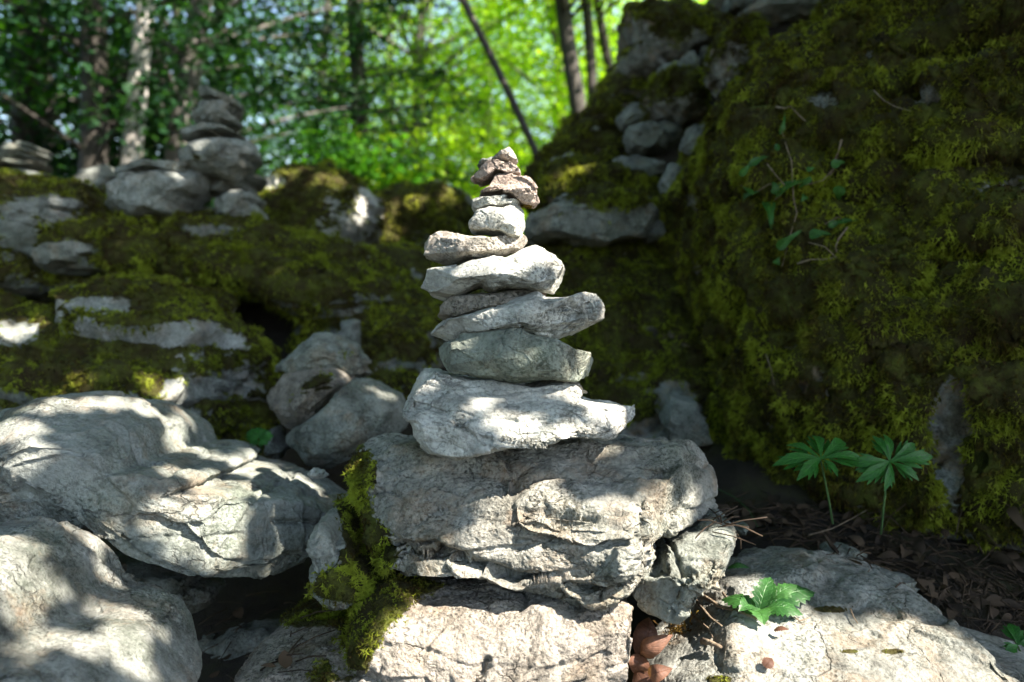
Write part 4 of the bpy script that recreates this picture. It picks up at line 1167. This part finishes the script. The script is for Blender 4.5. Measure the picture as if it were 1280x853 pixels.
# ivy creeping on the rock face
ib, _ = hit(985, 330, .006)
ivy = empty('ivy_plant', ib); tag(ivy, 'sparse ivy with dark green pointed leaves creeping up the rock face', 'ivy')
IV = [((984, 236), (957, 226), 15), ((983, 238), (1013, 222), 17), ((1008, 215), (1020, 210), 8), ((942, 214), (960, 203), 10), ((944, 232), (930, 224), 8), ((936, 222), (948, 206), 9), ((934, 238), (948, 234), 10),
      ((1030, 215), (1053, 203), 12), ((1049, 228), (1040, 246), 15), ((966, 258), (957, 292), 16), ((994, 246), (998, 262), 9), ((1028, 276), (1047, 270), 9), ((1062, 278), (1073, 273), 7),
      ((975, 308), (1000, 294), 12), ((1008, 306), (1032, 303), 14), ((978, 316), (965, 334), 12), ((978, 166), (979, 148), 6), ((979, 198), (974, 184), 7), ((1014, 222), (1004, 232), 7)]
for k, (a, b, w) in enumerate(IV):
    pa, n = hit(*a, .022); pb, n2 = hit(*b, .018)
    if abs(np.linalg.norm(pa - C0) - np.linalg.norm(pb - C0)) > .05: pb = C0 + (pb - C0) / np.linalg.norm(pb - C0) * np.linalg.norm(pa - C0)
    bg = Bag()
    leaf(bg, pa, pb, w * 1.3e-3 * 1.15, (-.1 + .25 * math.sin(k * 2.1), -.9, .35 + .3 * math.sin(k)), [(0, .55), (.12, 1.0), (.3, .95), (.5, .55), (.7, .42), (.85, .3), (1, 0)], fold=.22, bend=.12, rnd=(k * .37) % 1, nseg=12)
    bg.build('leaf', M['leaf_ivy'], ivy, off=ib)
for pts in [[(979, 160), (984, 185), (991, 205), (993, 225), (990, 250), (996, 275), (985, 300), (985, 330)], [(930, 225), (945, 235), (960, 228), (985, 232)], [(957, 208), (975, 218), (985, 225)],
            [(993, 225), (1010, 230), (1030, 226), (1045, 215)], [(1030, 275), (1045, 278), (1062, 276)], [(960, 258), (968, 245), (975, 240)], [(1016, 305), (1030, 312), (1043, 322)]]:
    bg = Bag(); bg.tube([hit(x, y, .012)[0] for x, y in pts], .0010, 6)
    bg.build('stem', M['twig'], ivy, off=ib)

def twig(label, pts, r, off=.006, mat='twig', name='twig', **kw):
    w = [hit(x, y, off)[0] for x, y in pts]
    # keep the twig straight in depth
    dd = [np.linalg.norm(q - C0) for q in w]; dm = np.interp(np.arange(len(w)), [0, len(w) - 1], [dd[0], dd[-1]]) - .004
    w = [C0 + (q - C0) / np.linalg.norm(q - C0) * min(a, b) for q, a, b in zip(w, dm, dd)]
    base = w[0].copy()
    bg = Bag(); bg.tube(w, np.linspace(r, r * .45, len(w)), 7, .12, int(pts[0][0]))
    o = bg.build(name, M[mat], None, Vector(base), off=base)
    tag(o, label, 'twig', kw.get('group')); return o

twig('pale bent twig on the moss above the ivy', [(971, 133), (982, 134), (991, 136), (1000, 145), (1008, 154)], .0022)
twig('pale curved twig rising from the right of the ivy', [(1052, 176), (1052, 188), (1044, 204), (1038, 215), (1030, 232), (1016, 246)], .0020)
twig('short hooked twig below the ivy at its right', [(1057, 287), (1048, 300), (1042, 310), (1043, 317)], .0018)
twig('thin pale twig lying flat under the ivy leaves', [(1000, 330), (1014, 326), (1030, 324), (1044, 322)], .0020)
twig('fine long root hair curving over the moss right of the pale bent twig', [(1090, 115), (1108, 125), (1122, 135), (1140, 140)], .0011)
twig('reddish thin stick standing in the moss left of the centre of the rock face', [(960, 443), (965, 460), (969, 485)], .0012)
twig('long thin green stem arching beside the right flank of the cairn boulder', [(902, 622), (920, 634), (938, 650), (952, 672)], .0013, .02, 'stem_green')
twig('long dry grass stalk at the foot of the two palmate plants', [(1010, 676), (1040, 668), (1065, 655), (1090, 640)], .0012, .01)
twig('broken brown stick end beside the dry moss tuft', [(882, 806), (892, 809), (905, 812)], .0042, .006)
for k, (pts, r) in enumerate([([(880, 745), (900, 762), (930, 770), (955, 782)], .0026), ([(872, 752), (890, 775), (905, 785)], .0020), ([(905, 742), (915, 760), (925, 768)], .0016), ([(868, 770), (885, 790), (890, 800)], .0016),
                              ([(1060, 760), (1066, 772), (1072, 782)], .0012), ([(985, 770), (1000, 780), (1012, 776)], .0012)]):
    twig(['reddish brown twig lying across the low flat boulder left of the green leaf', 'short twig slanting below the reddish brown twig', 'thin twig under the left tip of the wilted green leaf', 'crooked twig above the broken stick end',
          'tiny dark twig on the low flat boulder right of the leaf', 'little twig at the right end of the wilted leaf'][k], pts, r, .004)

# wilted green leaf and small fallen leaves on the flat boulder
def fallen(name, label, parts, mat, cat='leaf', off=.008, D=None):
    b0, n0 = hit(*parts[0][0], off); bg = Bag()
    if D: b0 = P(*parts[0][0], D)
    for k, (a, b, w, lift) in enumerate(parts):
        pa, n = hit(*a, off + lift * .3); pb, n2 = hit(*b, off + lift)
        da, db = np.linalg.norm(pa - C0), np.linalg.norm(pb - C0)
        if abs(da - db) > .04: pb = C0 + (pb - C0) / db * (da + .02)
        pa = hit(*a, off)[0] if k and not D else b0
        if D: pb = P(*b, D + .035 * math.sin(k * 2.3 + 1)); n = np.array([.1, -.9, .3])
        nn = n * .7 + np.array([.25 * math.sin(k * 3.1), -.35, .5])
        leaf(bg, pa, pb, w * 1e-3 * .95, nn, [(0, .35), (.15, .8), (.35, 1), (.6, .9), (.8, .55), (1, 0)], fold=(.5 if k % 2 else -.45) if D else .22 * (1 if k % 2 else -.5), bend=.38 if D else .16, teeth=0 if D else 1, rnd=(k * .31) % 1, nseg=14)
    o = bg.build(name, M[mat], None, Vector(b0), off=b0); tag(o, label, cat); return o

fallen('fallen_leaf', 'crumpled wilted bright green leaf on the low flat boulder', [((958, 764), (1016, 757), 34, .012), ((950, 770), (968, 738), 26, .03), ((948, 772), (906, 754), 28, .006), ((945, 770), (955, 788), 30, .004), ((962, 768), (1006, 778), 26, .004), ((935, 765), (925, 780), 20, .01), ((960, 760), (992, 742), 24, .022)], 'leaf_fallen')
fallen('fallen_leaf', 'small flat green leaf lying behind the wilted one on the flat boulder', [((914, 716), (941, 717), 12, .002)], 'leaf_fallen')
fallen('fallen_leaf', 'big curled dry pinkish brown leaf in the crevice right of the bottom boulder', [((800, 818), (814, 768), 30, .02), ((800, 818), (792, 842), 26, .02), ((800, 818), (836, 796), 24, .015)], 'leaf_brown', off=.02, D=.925)
fallen('fallen_leaf', 'second dry brown leaf lower down at the picture bottom in the crevice', [((812, 846), (790, 858), 24, .03), ((812, 846), (840, 836), 20, .015)], 'leaf_brown', off=.02, D=.90)
fallen('fallen_leaf', 'small rusty brown leaf scrap at the bottom edge of the low flat boulder', [((955, 838), (968, 828), 14, .004)], 'leaf_brown')
fallen('fallen_leaf', 'tiny curled brown scrap just below the wilted green leaf', [((968, 796), (984, 800), 9, .006)], 'leaf_brown')

# dry moss tuft
tb, tn = hit(850, 812, .01)
rs = np.random.RandomState(5); bg = Bag()
for k in range(520):
    px, py = rs.normal(848, 12), rs.normal(808, 22)
    a = P(px, py, np.linalg.norm(tb - C0) * .97 + rs.normal(0, .012))
    d = rs.normal(0, 1, 3); d /= np.linalg.norm(d)
    leaf(bg, a, a + d * rs.uniform(.005, .012), .0022, rs.normal(0, 1, 3), rnd=rs.rand(), nseg=3)
o = bg.build('moss_tuft', M['moss_dry'], None, Vector(tb), off=tb); tag(o, 'loose yellowish brown tuft of dry moss in the crevice', 'moss tuft')

# leaf litter at the foot of the rock face
rs = np.random.RandomState(8); bg = Bag()
for k in range(1500):
    px, py = rs.uniform(890, 1290), rs.uniform(630, 800)
    if rs.rand() < .03: px, py = rs.uniform(240, 380), rs.uniform(740, 850)
    q, n = hit(px, py, .003)
    if q[1] > 1.7 or n[2] < .35: continue
    if (px > 860 and py > 676 + max(0, (px - 1000)) * .46) or (px < 960 and py > 668 and px > 860): continue
    d = np.cross(n, rs.normal(0, 1, 3)); d /= np.linalg.norm(d)
    if rs.rand() < .16:
        leaf(bg, q, q + d * rs.uniform(.010, .042) + n * rs.uniform(0, .012), rs.uniform(.006, .022), n + rs.normal(0, .3, 3), fold=rs.uniform(-.3, .4), bend=rs.uniform(-.1, .3), rnd=rs.rand(), nseg=6)
    else:
        L = rs.uniform(.02, .07); bg.tube([q, q + d * L * .5 + n * .003, q + d * L], .0006 + .0006 * rs.rand(), 4, rnd=rs.rand())
o = bg.build('leaf_litter', M['leaf_litter'], None, Vector((0, 0, 0))); tag(o, kind='stuff')

# ------------------------------------------------------------------ light, world, camera
w = bpy.data.worlds.new('World'); sc.world = w; w.use_nodes = True
nt = w.node_tree
sky = nt.nodes.new('ShaderNodeTexSky'); sky.sky_type = 'NISHITA'; sky.sun_disc = False
sky.sun_elevation = math.asin(SUN[2]); sky.sun_rotation = math.atan2(SUN[0], SUN[1])
sky.air_density = 1.0; sky.dust_density = 1.5
nt.links.new(sky.outputs[0], nt.nodes['Background'].inputs[0]); nt.nodes['Background'].inputs[1].default_value = .11
ld = bpy.data.lights.new('sun', 'SUN'); ld.energy = 5.0; ld.angle = math.radians(.36); ld.color = (1, .90, .79)
lo = bpy.data.objects.new('sun', ld); COL.objects.link(lo)
lo.rotation_euler = Vector(-SUN).to_track_quat('-Z', 'Y').to_euler(); lo.location = (3, -1, 6)

cd = bpy.data.cameras.new('camera'); cam = bpy.data.objects.new('camera', cd); COL.objects.link(cam); sc.camera = cam
cam.location = C0; cam.rotation_euler = (PI / 2 - PITCH, 0, 0)
cd.sensor_width = 36; cd.lens = FPX / 1280 * 36; cd.clip_start = .02; cd.clip_end = 1000
cd.dof.use_dof = True; cd.dof.focus_distance = .92; cd.dof.aperture_fstop = 3.6; cd.dof.aperture_blades = 0
vs = sc.view_settings; sc.display_settings.display_device = 'sRGB'
vs.view_transform = 'Standard'; vs.look = 'None'; vs.exposure = 2.15; vs.gamma = 1; vs.use_curve_mapping = False
c = sc.cycles
c.use_denoising = True; c.denoiser = 'OPENIMAGEDENOISE'; c.max_bounces = 6; c.diffuse_bounces = 4; c.transmission_bounces = 4; c.transparent_max_bounces = 4
c.use_adaptive_sampling = True; c.adaptive_threshold = .02; c.caustics_reflective = False; c.caustics_refractive = False
c.sample_clamp_indirect = 6
